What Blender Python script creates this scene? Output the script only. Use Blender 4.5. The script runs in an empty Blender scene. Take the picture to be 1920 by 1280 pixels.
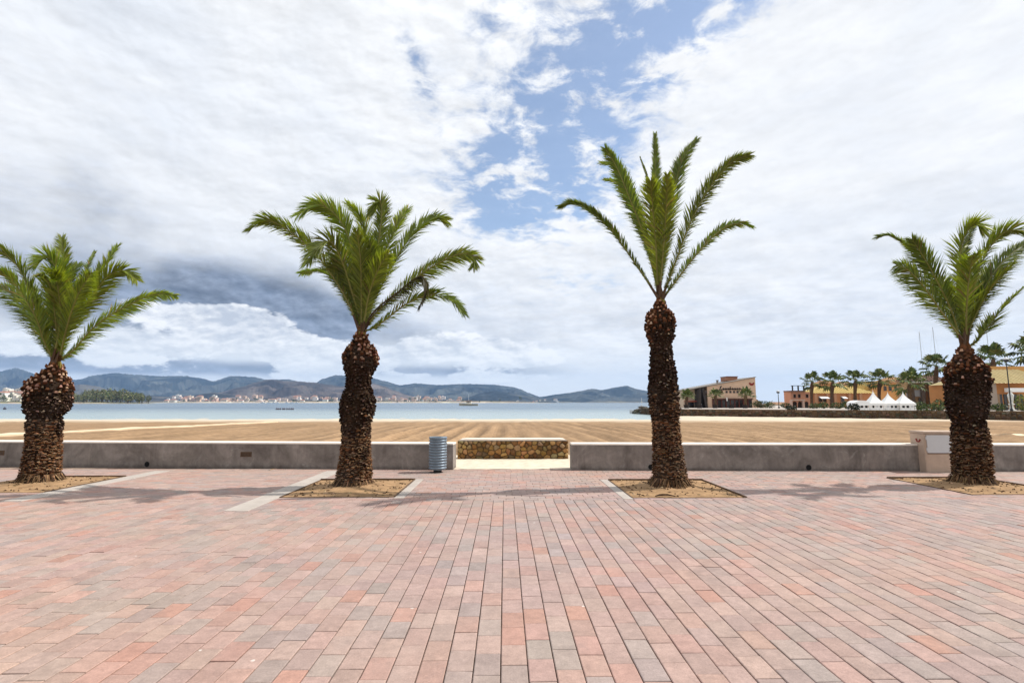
import bpy, math, random
import numpy as np
from mathutils import Vector, Matrix, noise as mnoise
R = math.radians
random.seed(7)
scene = bpy.context.scene
col = scene.collection

# ------------------------------------------------------------------ camera
F_PX, CX, CY = 560.0, 960.0, 639.5      # focal length and centre, in pixels of the photograph
PIC_W = 1108.0                           # width of the picture inside its white border
EYE = 1.5
PITCH, YAW = math.atan(66 / F_PX), math.atan(7.6 / F_PX)
cam_d = bpy.data.cameras.new("Camera")
cam = bpy.data.objects.new("Camera", cam_d)
col.objects.link(cam)
cam.location = (0, 0, EYE)
cam.rotation_euler = (R(90) + PITCH, 0, -YAW)
cam_d.sensor_width = 36
cam_d.lens = 36 * F_PX / PIC_W
cam_d.clip_start, cam_d.clip_end = 0.05, 40000
scene.camera = cam
CAMR = cam.rotation_euler.to_matrix()

def ray(px, py):
    return CAMR @ Vector(((px - CX) / F_PX, (CY - py) / F_PX, -1))
def G(px, py, z=0.0):                    # point on a level surface
    d = ray(px, py); t = (z - EYE) / d.z
    return Vector((d.x * t, d.y * t, z))
def P(px, py, Y):                        # point at a given distance along +y
    d = ray(px, py); t = Y / d.y
    return Vector((d.x * t, Y, EYE + d.z * t))
def proj(p):
    c = CAMR.transposed() @ (Vector(p) - Vector((0, 0, EYE)))
    if c.z > -0.05: return None
    return (CX + F_PX * c.x / -c.z, CY - F_PX * c.y / -c.z)

# ------------------------------------------------------------------ sun, sky, exposure
SUN_EL, SUN_AZ = R(49), R(9)             # azimuth measured from +x (right) towards +y (away)
sund = bpy.data.lights.new("Sun", 'SUN')
sund.energy, sund.angle, sund.color = 4.7, R(0.6), (1.0, 0.955, 0.89)
sun = bpy.data.objects.new("Sun", sund); col.objects.link(sun)
to_sun = Vector((math.cos(SUN_EL) * math.cos(SUN_AZ), math.cos(SUN_EL) * math.sin(SUN_AZ), math.sin(SUN_EL)))
sun.rotation_euler = to_sun.to_track_quat('Z', 'Y').to_euler()
sun.location = (60, 10, 80)

vs = scene.view_settings
vs.view_transform, vs.look, vs.exposure, vs.gamma = 'Standard', 'None', 0.13, 1.0
vs.use_curve_mapping = False

class NT:
    """small helper to write node maths as expressions"""
    def __init__(s, tree): s.t = tree; s.n = tree.nodes; s.l = tree.links
    def new(s, t, **k):
        n = s.n.new(t)
        for a, b in k.items(): setattr(n, a, b)
        return n
    def put(s, sock, v):
        if isinstance(v, bpy.types.NodeSocket): s.l.new(v, sock)
        else: sock.default_value = v
    def m(s, op, a, b=None, c=None, clamp=False):
        n = s.new('ShaderNodeMath', operation=op, use_clamp=clamp)
        s.put(n.inputs[0], a)
        if b is not None: s.put(n.inputs[1], b)
        if c is not None: s.put(n.inputs[2], c)
        return n.outputs[0]
    def add(s, a, b): return s.m('ADD', a, b)
    def sub(s, a, b): return s.m('SUBTRACT', a, b)
    def mul(s, a, b): return s.m('MULTIPLY', a, b)
    def div(s, a, b): return s.m('DIVIDE', a, b)
    def comb(s, x, y, z):
        n = s.new('ShaderNodeCombineXYZ')
        for i, v in enumerate((x, y, z)): s.put(n.inputs[i], v)
        return n.outputs[0]
    def sep(s, v):
        n = s.new('ShaderNodeSeparateXYZ'); s.put(n.inputs[0], v); return n.outputs
    def smooth(s, v, a, b, lo=0.0, hi=1.0):
        n = s.new('ShaderNodeMapRange', interpolation_type='SMOOTHSTEP')
        for i, x in enumerate((v, a, b, lo, hi)): s.put(n.inputs[i], x)
        return n.outputs[0]
    def lin(s, v, a, b, lo=0.0, hi=1.0):
        n = s.new('ShaderNodeMapRange')
        for i, x in enumerate((v, a, b, lo, hi)): s.put(n.inputs[i], x)
        return n.outputs[0]
    def noise(s, vec, scale, detail=4, rough=0.5, dist=0.0):
        n = s.new('ShaderNodeTexNoise')
        s.put(n.inputs['Vector'], vec)
        n.inputs['Scale'].default_value = scale; n.inputs['Detail'].default_value = detail
        n.inputs['Roughness'].default_value = rough; n.inputs['Distortion'].default_value = dist
        return n.outputs[0]
    def mix(s, fac, a, b, blend='MIX'):
        n = s.new('ShaderNodeMix', data_type='RGBA', blend_type=blend)
        s.put(n.inputs[0], fac)
        for i, v in ((6, a), (7, b)):
            s.put(n.inputs[i], v if isinstance(v, bpy.types.NodeSocket) else (*v[:3], 1))
        return n.outputs[2]
    def blob(s, az, el, px, py, sx, sy, rot=0.0):
        """soft patch of sky around the direction seen at a pixel, sizes in pixels"""
        d = ray(px, py).normalized()
        a0, e0 = math.atan2(d.x, d.y), math.asin(d.z)
        da, de = s.sub(az, a0), s.sub(el, e0)
        if rot:
            c, q = math.cos(rot), math.sin(rot)
            da, de = s.add(s.mul(da, c), s.mul(de, q)), s.sub(s.mul(de, c), s.mul(da, q))
        a = s.m('POWER', s.m('ABSOLUTE', s.mul(da, F_PX / sx)), 2.0)
        e = s.m('POWER', s.m('ABSOLUTE', s.mul(de, F_PX / sy)), 2.0)
        return s.m('EXPONENT', s.mul(s.add(a, e), -1.0))

world = bpy.data.worlds.new("World"); scene.world = world
world.use_nodes = True
wt = world.node_tree; wt.nodes.clear(); W = NT(wt)
tc = W.new('ShaderNodeTexCoord')
dx, dy, dz = W.sep(tc.outputs['Generated'])
el = W.m('ARCSINE', dz); az = W.m('ARCTAN2', dx, dy)
zz = W.add(W.m('MAXIMUM', dz, 0.0), 0.10)
deck = W.comb(W.div(dx, zz), W.div(dy, zz), 0.0)             # flat cloud deck in perspective
puff = W.comb(W.mul(dx, 1.0), W.mul(dy, 1.0), W.mul(dz, 2.2))  # heaps near the horizon
nA = W.noise(deck, 0.55, 5, 0.55, 0.3)
nB = W.noise(deck, 2.6, 5, 0.58, 0.5)
nC = W.noise(deck, 9.0, 5, 0.62, 0.3)
nP = W.noise(puff, 5.0, 6, 0.57, 0.0)
def vadd(v, o):
    n = W.new('ShaderNodeVectorMath', operation='ADD'); W.put(n.inputs[0], v); n.inputs[1].default_value = o; return n.outputs[0]
nP2 = W.noise(vadd(puff, (0.012, 0.0, 0.030)), 5.0, 6, 0.57, 0.0)      # the same heaps a little nearer the sun: their lit edges
nQ2 = W.noise(vadd(puff, (0.005, 0.0, 0.013)), 14.0, 5, 0.60, 0.1)
relief = W.add(W.mul(W.sub(nP, nP2), 5.0), W.mul(W.sub(W.noise(puff, 14.0, 5, 0.60, 0.1), nQ2), 2.6))
nQ = W.noise(puff, 14.0, 5, 0.60, 0.1)
def scale_col(t, c, k): return t.mix(1.0, c, t.comb(k, k, k), 'MULTIPLY')
def vsum(xs):
    o = xs[0]
    for x in xs[1:]: o = W.add(o, x)
    return o
gap = vsum([W.blob(az, el, 1150, 292, 125, 38, 0.25), W.blob(az, el, 1040, 345, 120, 85, 0.5), W.blob(az, el, 985, 455, 92, 52), W.mul(W.blob(az, el, 970, 500, 80, 30), 0.5),
            W.mul(W.blob(az, el, 858, 345, 16, 42, 0.6), 0.75), W.mul(W.blob(az, el, 935, 285, 34, 20), 0.55),
            W.mul(W.blob(az, el, 1015, 580, 60, 20), 0.28)])
gap1 = W.m('MINIMUM', gap, 1.0)
gapn = W.sub(W.mul(gap1, 0.95), W.mul(W.add(W.mul(W.sub(nB, 0.5), 2.8), W.mul(W.sub(nC, 0.5), 3.8)), W.add(0.20, W.mul(gap1, 1.15))))
cover = W.m('SUBTRACT', 1.0, W.smooth(gapn, 0.12, 1.20, 0.0, 0.86))
# grey undersides of the left cloud bank
dark = vsum([W.mul(W.blob(az, el, 690, 598, 120, 30, -0.12), 1.15), W.mul(W.blob(az, el, 600, 620, 150, 28), 0.55), W.mul(W.blob(az, el, 745, 615, 50, 26), 0.5),
             W.mul(W.blob(az, el, 470, 570, 130, 42), 0.30), W.mul(W.blob(az, el, 560, 666, 330, 9), 1.15),
             W.mul(W.blob(az, el, 940, 640, 100, 14), 0.45), W.mul(W.blob(az, el, 910, 672, 90, 9), 0.4),
             W.mul(W.blob(az, el, 540, 365, 70, 16), 0.30), W.mul(W.blob(az, el, 500, 480, 60, 30, -0.3), 0.22),
             W.mul(W.blob(az, el, 640, 520, 120, 50), 0.24)])
heap = vsum([W.mul(W.blob(az, el, 640, 612, 62, 12), 1.1), W.mul(W.blob(az, el, 560, 646, 130, 14), 1.1), W.mul(W.blob(az, el, 715, 644, 85, 18, -0.2), 1.25), W.mul(W.blob(az, el, 900, 655, 120, 14), 0.9),
             W.mul(W.blob(az, el, 920, 640, 60, 16), 0.9), W.mul(W.blob(az, el, 840, 678, 200, 6), 0.7)])
heap_m = W.smooth(W.add(heap, W.add(W.mul(W.sub(nP, 0.5), W.mul(W.m('MINIMUM', W.mul(heap, 2.0), 1.0), 2.8)), W.mul(W.sub(nQ, 0.5), W.mul(W.m('MINIMUM', W.mul(heap, 2.0), 1.0), 1.8)))), 0.40, 0.66)
dark_m = W.mul(W.smooth(W.add(dark, W.add(W.mul(W.sub(nP, 0.5), 1.5), W.mul(W.sub(nQ, 0.5), 0.5))), 0.12, 1.05),
               W.m('SUBTRACT', 1.0, W.mul(heap_m, 0.92)))
nS = W.noise(vadd(puff, (3.1, 1.7, 0.4)), 2.2, 4, 0.5, 0.0)
soft = W.add(W.mul(W.sub(nS, 0.5), 0.75), W.add(W.mul(W.sub(nB, 0.5), W.lin(az, R(-20), R(15), 0.20, 0.62)), W.mul(W.sub(nC, 0.5), W.lin(az, R(-20), R(10), 0.07, 0.26))))
lightness = W.m('ADD', W.smooth(soft, -0.26, 0.22, 0.0, 1.0), 0.0, clamp=True)
white = W.mix(lightness, (0.70, 0.745, 0.82), (0.93, 0.94, 0.955))
white = scale_col(W, white, W.m('MINIMUM', W.add(1.0, W.mul(relief, 0.16)), 1.08))
white = W.mix(dark_m, white, scale_col(W, W.mix(W.lin(nQ, 0.3, 0.7), (0.19, 0.235, 0.325), (0.30, 0.345, 0.435)), W.add(1.0, W.mul(relief, 0.55))))
white = W.mix(W.mul(heap_m, 0.85), white, W.mix(W.lin(relief, -0.45, 0.40), (0.55, 0.60, 0.69), (1.06, 1.06, 1.06)))
right_glow = W.mul(W.smooth(az, R(2), R(30)), W.smooth(el, R(4), R(22)))
white = W.mix(W.mul(right_glow, 0.5), white, (0.95, 0.955, 0.965))
hor = W.mul(W.smooth(el, R(9.0), R(1.0)), W.m('SUBTRACT', 1.0, W.mul(dark_m, 0.8)))
white = W.mix(W.mul(hor, 0.75), white, (1.0, 1.03, 1.03))
sky = W.new('ShaderNodeTexSky', sky_type='NISHITA', sun_disc=False, sun_elevation=SUN_EL,
            sun_rotation=R(90) - SUN_AZ, air_density=1.0, dust_density=0.6, ozone_density=1.6)
bg1 = W.new('ShaderNodeBackground'); bg2 = W.new('ShaderNodeBackground')
W.put(bg1.inputs[0], sky.outputs[0]); bg1.inputs[1].default_value = 0.155
W.put(bg2.inputs[0], white); bg2.inputs[1].default_value = 0.98
ms = W.new('ShaderNodeMixShader'); W.put(ms.inputs[0], cover)
W.l.new(bg1.outputs[0], ms.inputs[1]); W.l.new(bg2.outputs[0], ms.inputs[2])
world.cycles.sampling_method = 'MANUAL'; world.cycles.sample_map_resolution = 256
wo = W.new('ShaderNodeOutputWorld'); W.l.new(ms.outputs[0], wo.inputs[0])

# ------------------------------------------------------------------ materials
def material(name, build=None, color=(0.5, 0.5, 0.5), rough=0.8, spec=0.3, metal=0.0, var=0.0, vscale=4.0, bump=0.0, bscale=30.0, coord='Object'):
    """plain procedural material: colour with noise variation and fine bump"""
    m = bpy.data.materials.new(name); m.use_nodes = True
    t = NT(m.node_tree); b = m.node_tree.nodes['Principled BSDF']
    b.inputs['Roughness'].default_value = rough
    b.inputs['Specular IOR Level'].default_value = spec
    b.inputs['Metallic'].default_value = metal
    b.inputs['Base Color'].default_value = (*color, 1)
    c = t.new('ShaderNodeTexCoord').outputs[coord]
    if build: build(t, b, c)
    else:
        if var > 0:
            n = t.noise(c, vscale, 6, 0.6)
            k = t.lin(n, 0.25, 0.75, 1 - var, 1 + var)
            t.put(b.inputs['Base Color'], t.mix(1.0, color, t.comb(k, k, k), 'MULTIPLY'))
        if bump > 0: add_bump(t, b, t.noise(c, bscale, 5, 0.6), bump)
    return m
def add_bump(t, b, h, strength, dist=0.02):
    n = t.new('ShaderNodeBump'); n.inputs['Strength'].default_value = strength; n.inputs['Distance'].default_value = dist
    t.put(n.inputs['Height'], h); t.put(b.inputs['Normal'], n.outputs[0])
def tint_attr(t):
    n = t.new('ShaderNodeAttribute'); n.attribute_name = 'tint'; return n.outputs['Color']
def world_pos(t): return t.new('ShaderNodeNewGeometry').outputs['Position']
def scale_col(t, c, k): return t.mix(1.0, c, t.comb(k, k, k), 'MULTIPLY')

def b_paver(t, b, c):
    pos = world_pos(t)
    base = tint_attr(t)
    n1 = t.noise(pos, 90, 5, 0.75); n2 = t.noise(pos, 0.55, 6, 0.65, 0.6); n3 = t.noise(pos, 6.0, 6, 0.7, 0.4); n4 = t.noise(pos, 1.7, 6, 0.7, 0.8); n5 = t.noise(pos, 22, 5, 0.7)
    k = t.mul(t.mul(t.lin(n1, 0.25, 0.75, 0.78, 1.20), t.lin(n3, 0.3, 0.7, 0.84, 1.12)), t.lin(n5, 0.3, 0.7, 0.86, 1.12))
    base = scale_col(t, base, k)
    base = t.mix(t.smooth(n2, 0.46, 0.70, 0.0, 0.38), base, (0.345, 0.278, 0.242))     # pale dusty patches
    base = t.mix(t.smooth(n4, 0.53, 0.74, 0.0, 0.50), base, (0.205, 0.155, 0.14))     # trodden-in grime
    vo = t.new('ShaderNodeTexVoronoi'); vo.inputs['Scale'].default_value = 2.3; vo.inputs['Randomness'].default_value = 1.0
    t.put(vo.inputs['Vector'], pos)
    d = t.add(vo.outputs['Distance'], t.mul(t.sub(t.noise(pos, 30, 3, 0.5), 0.5), 0.05))
    base = t.mix(t.mul(t.m('LESS_THAN', d, 0.030), 0.7), base, (0.60, 0.56, 0.51))     # chewing-gum spots
    t.put(b.inputs['Base Color'], base)
    t.put(b.inputs['Roughness'], t.lin(n5, 0.2, 0.8, 0.70, 0.95))
    add_bump(t, b, t.add(n1, n5), 0.45, 0.004)
M = {}
M['paver'] = material('paver_concrete', b_paver, spec=0.25)
def b_joint(t, b, c):
    n = t.noise(world_pos(t), 1.3, 6, 0.7, 0.5)
    t.put(b.inputs['Base Color'], t.mix(t.smooth(n, 0.42, 0.66), (0.14, 0.10, 0.082), (0.32, 0.24, 0.19)))
M['joint'] = material('joint_sand', b_joint, rough=0.97, spec=0.05)
def b_conc(t, b, c):
    pos = world_pos(t)
    n1 = t.noise(pos, 1.6, 7, 0.65, 0.6); n2 = t.noise(pos, 9, 6, 0.65); n3 = t.noise(pos, 60, 4, 0.6)
    x, y, z = t.sep(pos)
    drip = t.noise(t.comb(t.mul(x, 6), y, t.mul(z, 0.7)), 1.0, 5, 0.6)
    k = t.mul(t.lin(n1, 0.3, 0.7, 0.62, 1.30), t.mul(t.lin(n2, 0.25, 0.75, 0.85, 1.15), t.lin(drip, 0.3, 0.7, 0.85, 1.12)))
    base = t.mix(n1, (0.185, 0.158, 0.140), (0.265, 0.236, 0.212))
    base = t.mix(t.mul(t.smooth(drip, 0.52, 0.70), 0.45), base, (0.10, 0.085, 0.075))
    base = t.mix(t.mul(t.smooth(t.noise(pos, 2.7, 6, 0.7, 1.0), 0.56, 0.70), 0.5), base, (0.36, 0.34, 0.31))
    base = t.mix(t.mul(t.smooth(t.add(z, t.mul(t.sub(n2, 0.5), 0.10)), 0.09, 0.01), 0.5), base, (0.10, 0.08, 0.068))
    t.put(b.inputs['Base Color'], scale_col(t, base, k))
    add_bump(t, b, t.add(t.mul(n2, 0.6), t.mul(n3, 0.4)), 0.35, 0.01)
M['concrete'] = material('weathered_concrete', b_conc, rough=0.9, spec=0.2)
M['coping'] = material('pale_coping', color=(0.72, 0.65, 0.57), rough=0.85, var=0.10, vscale=3, bump=0.2, bscale=40)
M['strip'] = material('pale_strip', color=(0.40, 0.355, 0.315), rough=0.9, var=0.14, vscale=4, bump=0.25, bscale=50)
M['landing'] = material('landing_concrete', color=(0.60, 0.51, 0.395), rough=0.9, var=0.22, vscale=5, bump=0.3, bscale=30)
def b_sand(t, b, c):
    pos = world_pos(t)
    x, y, z = t.sep(pos)
    n1 = t.noise(pos, 0.25, 6, 0.6, 0.4); n2 = t.noise(pos, 3, 7, 0.65); n3 = t.noise(pos, 40, 4, 0.6)
    streak = t.noise(t.comb(t.mul(x, 1.0), t.mul(y, 0.05), 0.0), 1.4, 5, 0.6, 0.2)
    k = t.mul(t.lin(n2, 0.25, 0.75, 0.72, 1.24), t.lin(streak, 0.3, 0.7, 0.72, 1.18))
    base = t.mix(n1, (0.255, 0.160, 0.086), (0.325, 0.215, 0.125))
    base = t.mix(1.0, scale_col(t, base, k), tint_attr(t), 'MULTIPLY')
    shore = t.smooth(t.add(y, t.mul(t.sub(n1, 0.5), 9.0)), 47.0, 58.0)
    base = t.mix(shore, base, (0.55, 0.46, 0.35))
    t.put(b.inputs['Base Color'], base)
    add_bump(t, b, t.add(n2, t.mul(n3, 0.25)), 0.6, 0.05)
M['sand'] = material('beach_sand', b_sand, rough=0.95, spec=0.1)
M['path'] = material('pale_path', color=(0.66, 0.52, 0.36), rough=0.9, var=0.12, vscale=2, bump=0.2)
M['soil'] = material('pit_soil', color=(0.31, 0.195, 0.105), rough=0.95, spec=0.1, var=0.42, vscale=5, bump=0.7, bscale=28)
M['edging'] = material('rusty_edging', color=(0.11, 0.065, 0.036), rough=0.8, var=0.3, vscale=6)
def b_water(t, b, c):
    pos = world_pos(t); x, y, z = t.sep(pos)
    n1 = t.noise(t.comb(t.mul(x, 0.35), y, 0.0), 0.9, 6, 0.6); n2 = t.noise(t.comb(t.mul(x, 0.2), y, 0.0), 0.06, 5, 0.55)
    n3 = t.noise(t.comb(t.mul(x, 0.10), y, 0.0), 0.012, 4, 0.5)
    shal = t.smooth(y, 190.0, 60.0)
    base = t.mix(shal, t.mix(t.smooth(n3, 0.4, 0.6), (0.055, 0.105, 0.16), (0.075, 0.13, 0.18)), (0.27, 0.34, 0.345))
    t.put(b.inputs['Base Color'], base)
    t.put(b.inputs['Roughness'], t.lin(n2, 0.3, 0.7, 0.22, 0.36))
    add_bump(t, b, t.add(n1, t.mul(n2, 1.5)), 0.22, 0.25)
M['water'] = material('sea_water', b_water, rough=0.25, spec=0.5)
def b_tint(var, vs_, bump, bs, sp=0.2):
    def f(t, b, c):
        pos = world_pos(t)
        k = t.lin(t.noise(pos, vs_, 5, 0.65), 0.25, 0.75, 1 - var, 1 + var)
        t.put(b.inputs['Base Color'], scale_col(t, tint_attr(t), k))
        add_bump(t, b, t.noise(pos, bs, 4, 0.6), bump, 0.01)
    return f
def b_bark(t, b, c):
    pos = world_pos(t); x, y, z = t.sep(pos)
    k = t.mul(t.lin(t.noise(pos, 26, 6, 0.7), 0.25, 0.75, 0.55, 1.45), t.lin(t.noise(pos, 3.0, 5, 0.6), 0.3, 0.7, 0.70, 1.30))
    fib = t.noise(t.comb(t.mul(x, 9), t.mul(y, 9), t.mul(z, 60)), 1.0, 4, 0.6)
    cc = scale_col(t, tint_attr(t), t.mul(k, t.lin(fib, 0.3, 0.7, 0.75, 1.25)))
    cc = t.mix(t.smooth(t.noise(pos, 1.7, 5, 0.65), 0.50, 0.72, 0.0, 0.30), cc, (0.085, 0.070, 0.058))   # grey weathering
    t.put(b.inputs['Base Color'], cc); add_bump(t, b, t.add(fib, t.noise(pos, 70, 4, 0.6)), 0.8, 0.01)
M['bark'] = material('palm_bark', b_bark, rough=0.97, spec=0.05)
def b_leaf(t, b, c):
    pos = world_pos(t)
    k = t.lin(t.noise(pos, 2.2, 4, 0.6), 0.25, 0.75, 0.78, 1.22)
    cc = scale_col(t, tint_attr(t), k)
    t.put(b.inputs['Base Color'], cc)
    tr = t.new('ShaderNodeBsdfTranslucent'); t.put(tr.inputs[0], t.mix(1.0, cc, (1.5, 1.55, 0.55), 'MULTIPLY'))
    mx = t.new('ShaderNodeMixShader'); mx.inputs[0].default_value = 0.38
    out = [n for n in t.n if n.type == 'OUTPUT_MATERIAL'][0]
    t.l.new(b.outputs[0], mx.inputs[1]); t.l.new(tr.outputs[0], mx.inputs[2]); t.l.new(mx.outputs[0], out.inputs[0])
M['frond'] = material('palm_leaf', b_leaf, rough=0.45, spec=0.45)
M['tint'] = material('painted_masonry', b_tint(0.10, 1.2, 0.15, 8), rough=0.85)
M['stone'] = material('field_stone', b_tint(0.30, 9, 0.8, 25), rough=0.9, spec=0.2)
M['mortar'] = material('dark_mortar', color=(0.11, 0.068, 0.034), rough=0.95, var=0.3, vscale=10)
def b_hill(t, b, c):
    pos = world_pos(t)
    n1 = t.noise(pos, 0.0022, 8, 0.65); n2 = t.noise(pos, 0.010, 6, 0.65)
    cc = tint_attr(t)
    k = t.mul(t.lin(n1, 0.3, 0.7, 0.65, 1.3), t.lin(n2, 0.3, 0.7, 0.7, 1.25))
    t.put(b.inputs['Base Color'], scale_col(t, cc, k))
M['hill'] = material('hill_scrub', b_hill, rough=1.0, spec=0.0)
M['glass'] = material('dark_glass', color=(0.022, 0.016, 0.014), rough=0.12, spec=0.5)
M['white'] = material('white_canvas', color=(0.80, 0.80, 0.78), rough=0.7, var=0.04, vscale=2)
M['metal_blue'] = material('blue_grey_metal', color=(0.17, 0.215, 0.26), rough=0.42, spec=0.5, metal=0.35, var=0.18, vscale=12)
M['dark'] = material('dark_metal', color=(0.02, 0.02, 0.022), rough=0.5)
M['hole'] = material('drain_black', color=(0.006, 0.006, 0.006), rough=0.9)
M['box'] = material('cabinet_concrete', color=(0.46, 0.35, 0.27), rough=0.85, var=0.14, vscale=5, bump=0.2)
M['panel'] = material('cabinet_door', color=(0.55, 0.56, 0.57), rough=0.5, var=0.05, vscale=3)
M['red'] = material('red_paint', color=(0.22, 0.02, 0.012), rough=0.5)
M['signink'] = material('sign_letters', color=(0.03, 0.022, 0.02), rough=0.6)
def b_foliage(t, b, c):
    cc = tint_attr(t)
    t.put(b.inputs['Base Color'], cc)
M['leaf'] = material('leaf_green', b_foliage, rough=0.6, spec=0.25)

# ------------------------------------------------------------------ mesh builder
class MB:
    def __init__(s): s.v = []; s.f = []; s.mi = []; s.t = []; s.mats = []; s.tint = (0.5, 0.5, 0.5); s.cur = 0
    def mat(s, key):
        if key not in s.mats: s.mats.append(key)
        s.cur = s.mats.index(key); return s
    def face(s, idx, tint=None): s.f.append(idx); s.mi.append(s.cur); s.t.append(tint or s.tint)
    def add(s, vs_, fs, tint=None):
        o = len(s.v); s.v.extend([tuple(v) for v in vs_])
        for f in fs: s.face([i + o for i in f], tint)
    def box(s, x0, x1, y0, y1, z0, z1, tint=None, mtx=None):
        v = [Vector(p) for p in ((x0,y0,z0),(x1,y0,z0),(x1,y1,z0),(x0,y1,z0),(x0,y0,z1),(x1,y0,z1),(x1,y1,z1),(x0,y1,z1))]
        if mtx: v = [mtx @ p for p in v]
        s.add(v, [(0,3,2,1),(4,5,6,7),(0,1,5,4),(1,2,6,5),(2,3,7,6),(3,0,4,7)], tint)
    def bbox(s, x0, x1, y0, y1, z0, z1, b=0.01, tint=None):      # box with chamfered top and vertical edges
        ring = lambda i: [(x0+i+b,y0+i),(x1-i-b,y0+i),(x1-i,y0+i+b),(x1-i,y1-i-b),(x1-i-b,y1-i),(x0+i+b,y1-i),(x0+i,y1-i-b),(x0+i,y0+i+b)]
        v = [(x,y,z0) for x,y in ring(0)] + [(x,y,z1-b) for x,y in ring(0)] + [(x,y,z1) for x,y in ring(b)]
        f = [tuple(range(7,-1,-1)), tuple(range(16,24))]
        for k in (0, 8):
            for i in range(8): f.append((k+i, k+(i+1)%8, k+8+(i+1)%8, k+8+i))
        s.add(v, f, tint)
    def lathe(s, c, prof, n=16, tint=None, cap=True):
        v = []; f = []
        for r, z in prof:
            for i in range(n):
                a = 2*math.pi*i/n; v.append((c[0]+r*math.cos(a), c[1]+r*math.sin(a), c[2]+z))
        for j in range(len(prof)-1):
            for i in range(n): f.append((j*n+i, j*n+(i+1)%n, (j+1)*n+(i+1)%n, (j+1)*n+i))
        if cap: f.append(tuple(range(n-1,-1,-1))); f.append(tuple(range((len(prof)-1)*n, len(prof)*n)))
        s.add(v, f, tint)
    def tube(s, pts, rad, n=6, tint=None, cap=True):
        pts = [Vector(p) for p in pts]
        rr = rad if isinstance(rad, (list, tuple)) else [rad]*len(pts)
        v = []; f = []
        for i, p in enumerate(pts):
            d = (pts[min(i+1,len(pts)-1)] - pts[max(i-1,0)]).normalized()
            a = d.cross(Vector((0,0,1)) if abs(d.z) < 0.9 else Vector((0,1,0))).normalized(); b = d.cross(a)
            for k in range(n):
                q = 2*math.pi*k/n; v.append(p + (a*math.cos(q)+b*math.sin(q))*rr[i])
        for j in range(len(pts)-1):
            for k in range(n): f.append((j*n+k, j*n+(k+1)%n, (j+1)*n+(k+1)%n, (j+1)*n+k))
        if cap: f.append(tuple(range(n-1,-1,-1))); f.append(tuple(range((len(pts)-1)*n, len(pts)*n)))
        s.add(v, f, tint)
    def prism(s, poly, y0, y1, tint=None):       # polygon in x,z extruded along y (counter-clockwise seen from -y)
        n = len(poly)
        v = [(x,y0,z) for x,z in poly] + [(x,y1,z) for x,z in poly]
        f = [tuple(range(n)), tuple(range(2*n-1,n-1,-1))] + [(i, i+n, (i+1)%n+n, (i+1)%n) for i in range(n)]
        s.add(v, f, tint)
    def mesh(s, name, smooth=False, origin=(0,0,0)):
        me = bpy.data.meshes.new(name)
        o = Vector(origin)
        me.from_pydata([(v[0]-o.x, v[1]-o.y, v[2]-o.z) for v in s.v], [], s.f)
        for k in s.mats: me.materials.append(M[k])
        if s.mats: me.polygons.foreach_set('material_index', s.mi)
        at = me.attributes.new('tint', 'FLOAT_COLOR', 'FACE')
        at.data.foreach_set('color', np.array([(*c, 1.0) for c in s.t], dtype=np.float32).ravel())
        if smooth: me.polygons.foreach_set('use_smooth', [True]*len(me.polygons))
        me.update(); return me
    def build(s, name, parent=None, smooth=False, origin=None, label=None, cat=None, group=None, kind=None):
        org = Vector(origin) if origin is not None else Vector((0,0,0))
        if origin is None and parent is not None: org = parent.matrix_basis.translation.copy() if parent.parent is None else (parent.parent.location + parent.location)
        ob = bpy.data.objects.new(name, s.mesh(name, smooth, org)); col.objects.link(ob)
        if parent is not None:
            ob.parent = parent
            ob.location = (0,0,0) if origin is None else org - parent.location
        else: ob.location = org
        return tag(ob, label, cat, group, kind)
def tag(o, label=None, cat=None, group=None, kind=None):
    for k, v in (('label', label), ('category', cat), ('group', group), ('kind', kind)):
        if v: o[k] = v
    return o
def thing(name, loc, label, cat, group=None):
    o = bpy.data.objects.new(name, None); col.objects.link(o); o.location = loc; o.empty_display_size = 0.2
    return tag(o, label, cat, group)
def jit(c, a, rnd=random):
    k = 1 + rnd.uniform(-a, a); return tuple(max(0.0, x*k*(1+rnd.uniform(-a*0.25, a*0.25))) for x in c)
def fbm(p, o=4): return mnoise.fractal(Vector(p), 1.0, 2.0, o)

# ------------------------------------------------------------------ key lines on the ground
WL0, WL1 = G(406, 774.4), G(895, 778.2)        # foot of the left seat wall
WR0, WR1 = G(1026, 778.6), G(1500, 780.0)      # foot of the right seat wall
SPLIT = G(960, 811).y                          # pavers change direction here
WALL_Y = WR0.y
PALMS_PX = [450, 790, 1131, 1459]
PALM_Y = [G(450, 797).y + 0.42, G(790, 801).y + 0.38, G(1131, 801.5).y + 0.38, G(1459, 799).y + 0.42]
PALM_X = [G(px, 800).x * (PALM_Y[i] / G(px, 800).y) for i, px in enumerate(PALMS_PX)]
PITS = []
for x, y in zip(PALM_X, PALM_Y):
    PITS.append((x - 0.90, x + 0.90, y - 0.97, y + 0.88))
STRIPS = [(p[0] - 0.36, p[0] - 0.012, SPLIT - 0.75 if i != 2 else SPLIT + 0.02, WALL_Y - 0.05) for i, p in enumerate(PITS) if i in (1,)]
STRIPS += [(PITS[0][1] + 0.012, PITS[0][1] + 0.34, SPLIT + 0.02, WALL_Y), (PITS[1][1] + 0.012, PITS[1][1] + 0.17, PITS[1][2] - 0.1, PITS[1][3] + 0.1),
           (PITS[2][0] - 0.17, PITS[2][0] - 0.012, PITS[2][2] - 0.1, PITS[2][3] + 0.1)]

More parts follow.
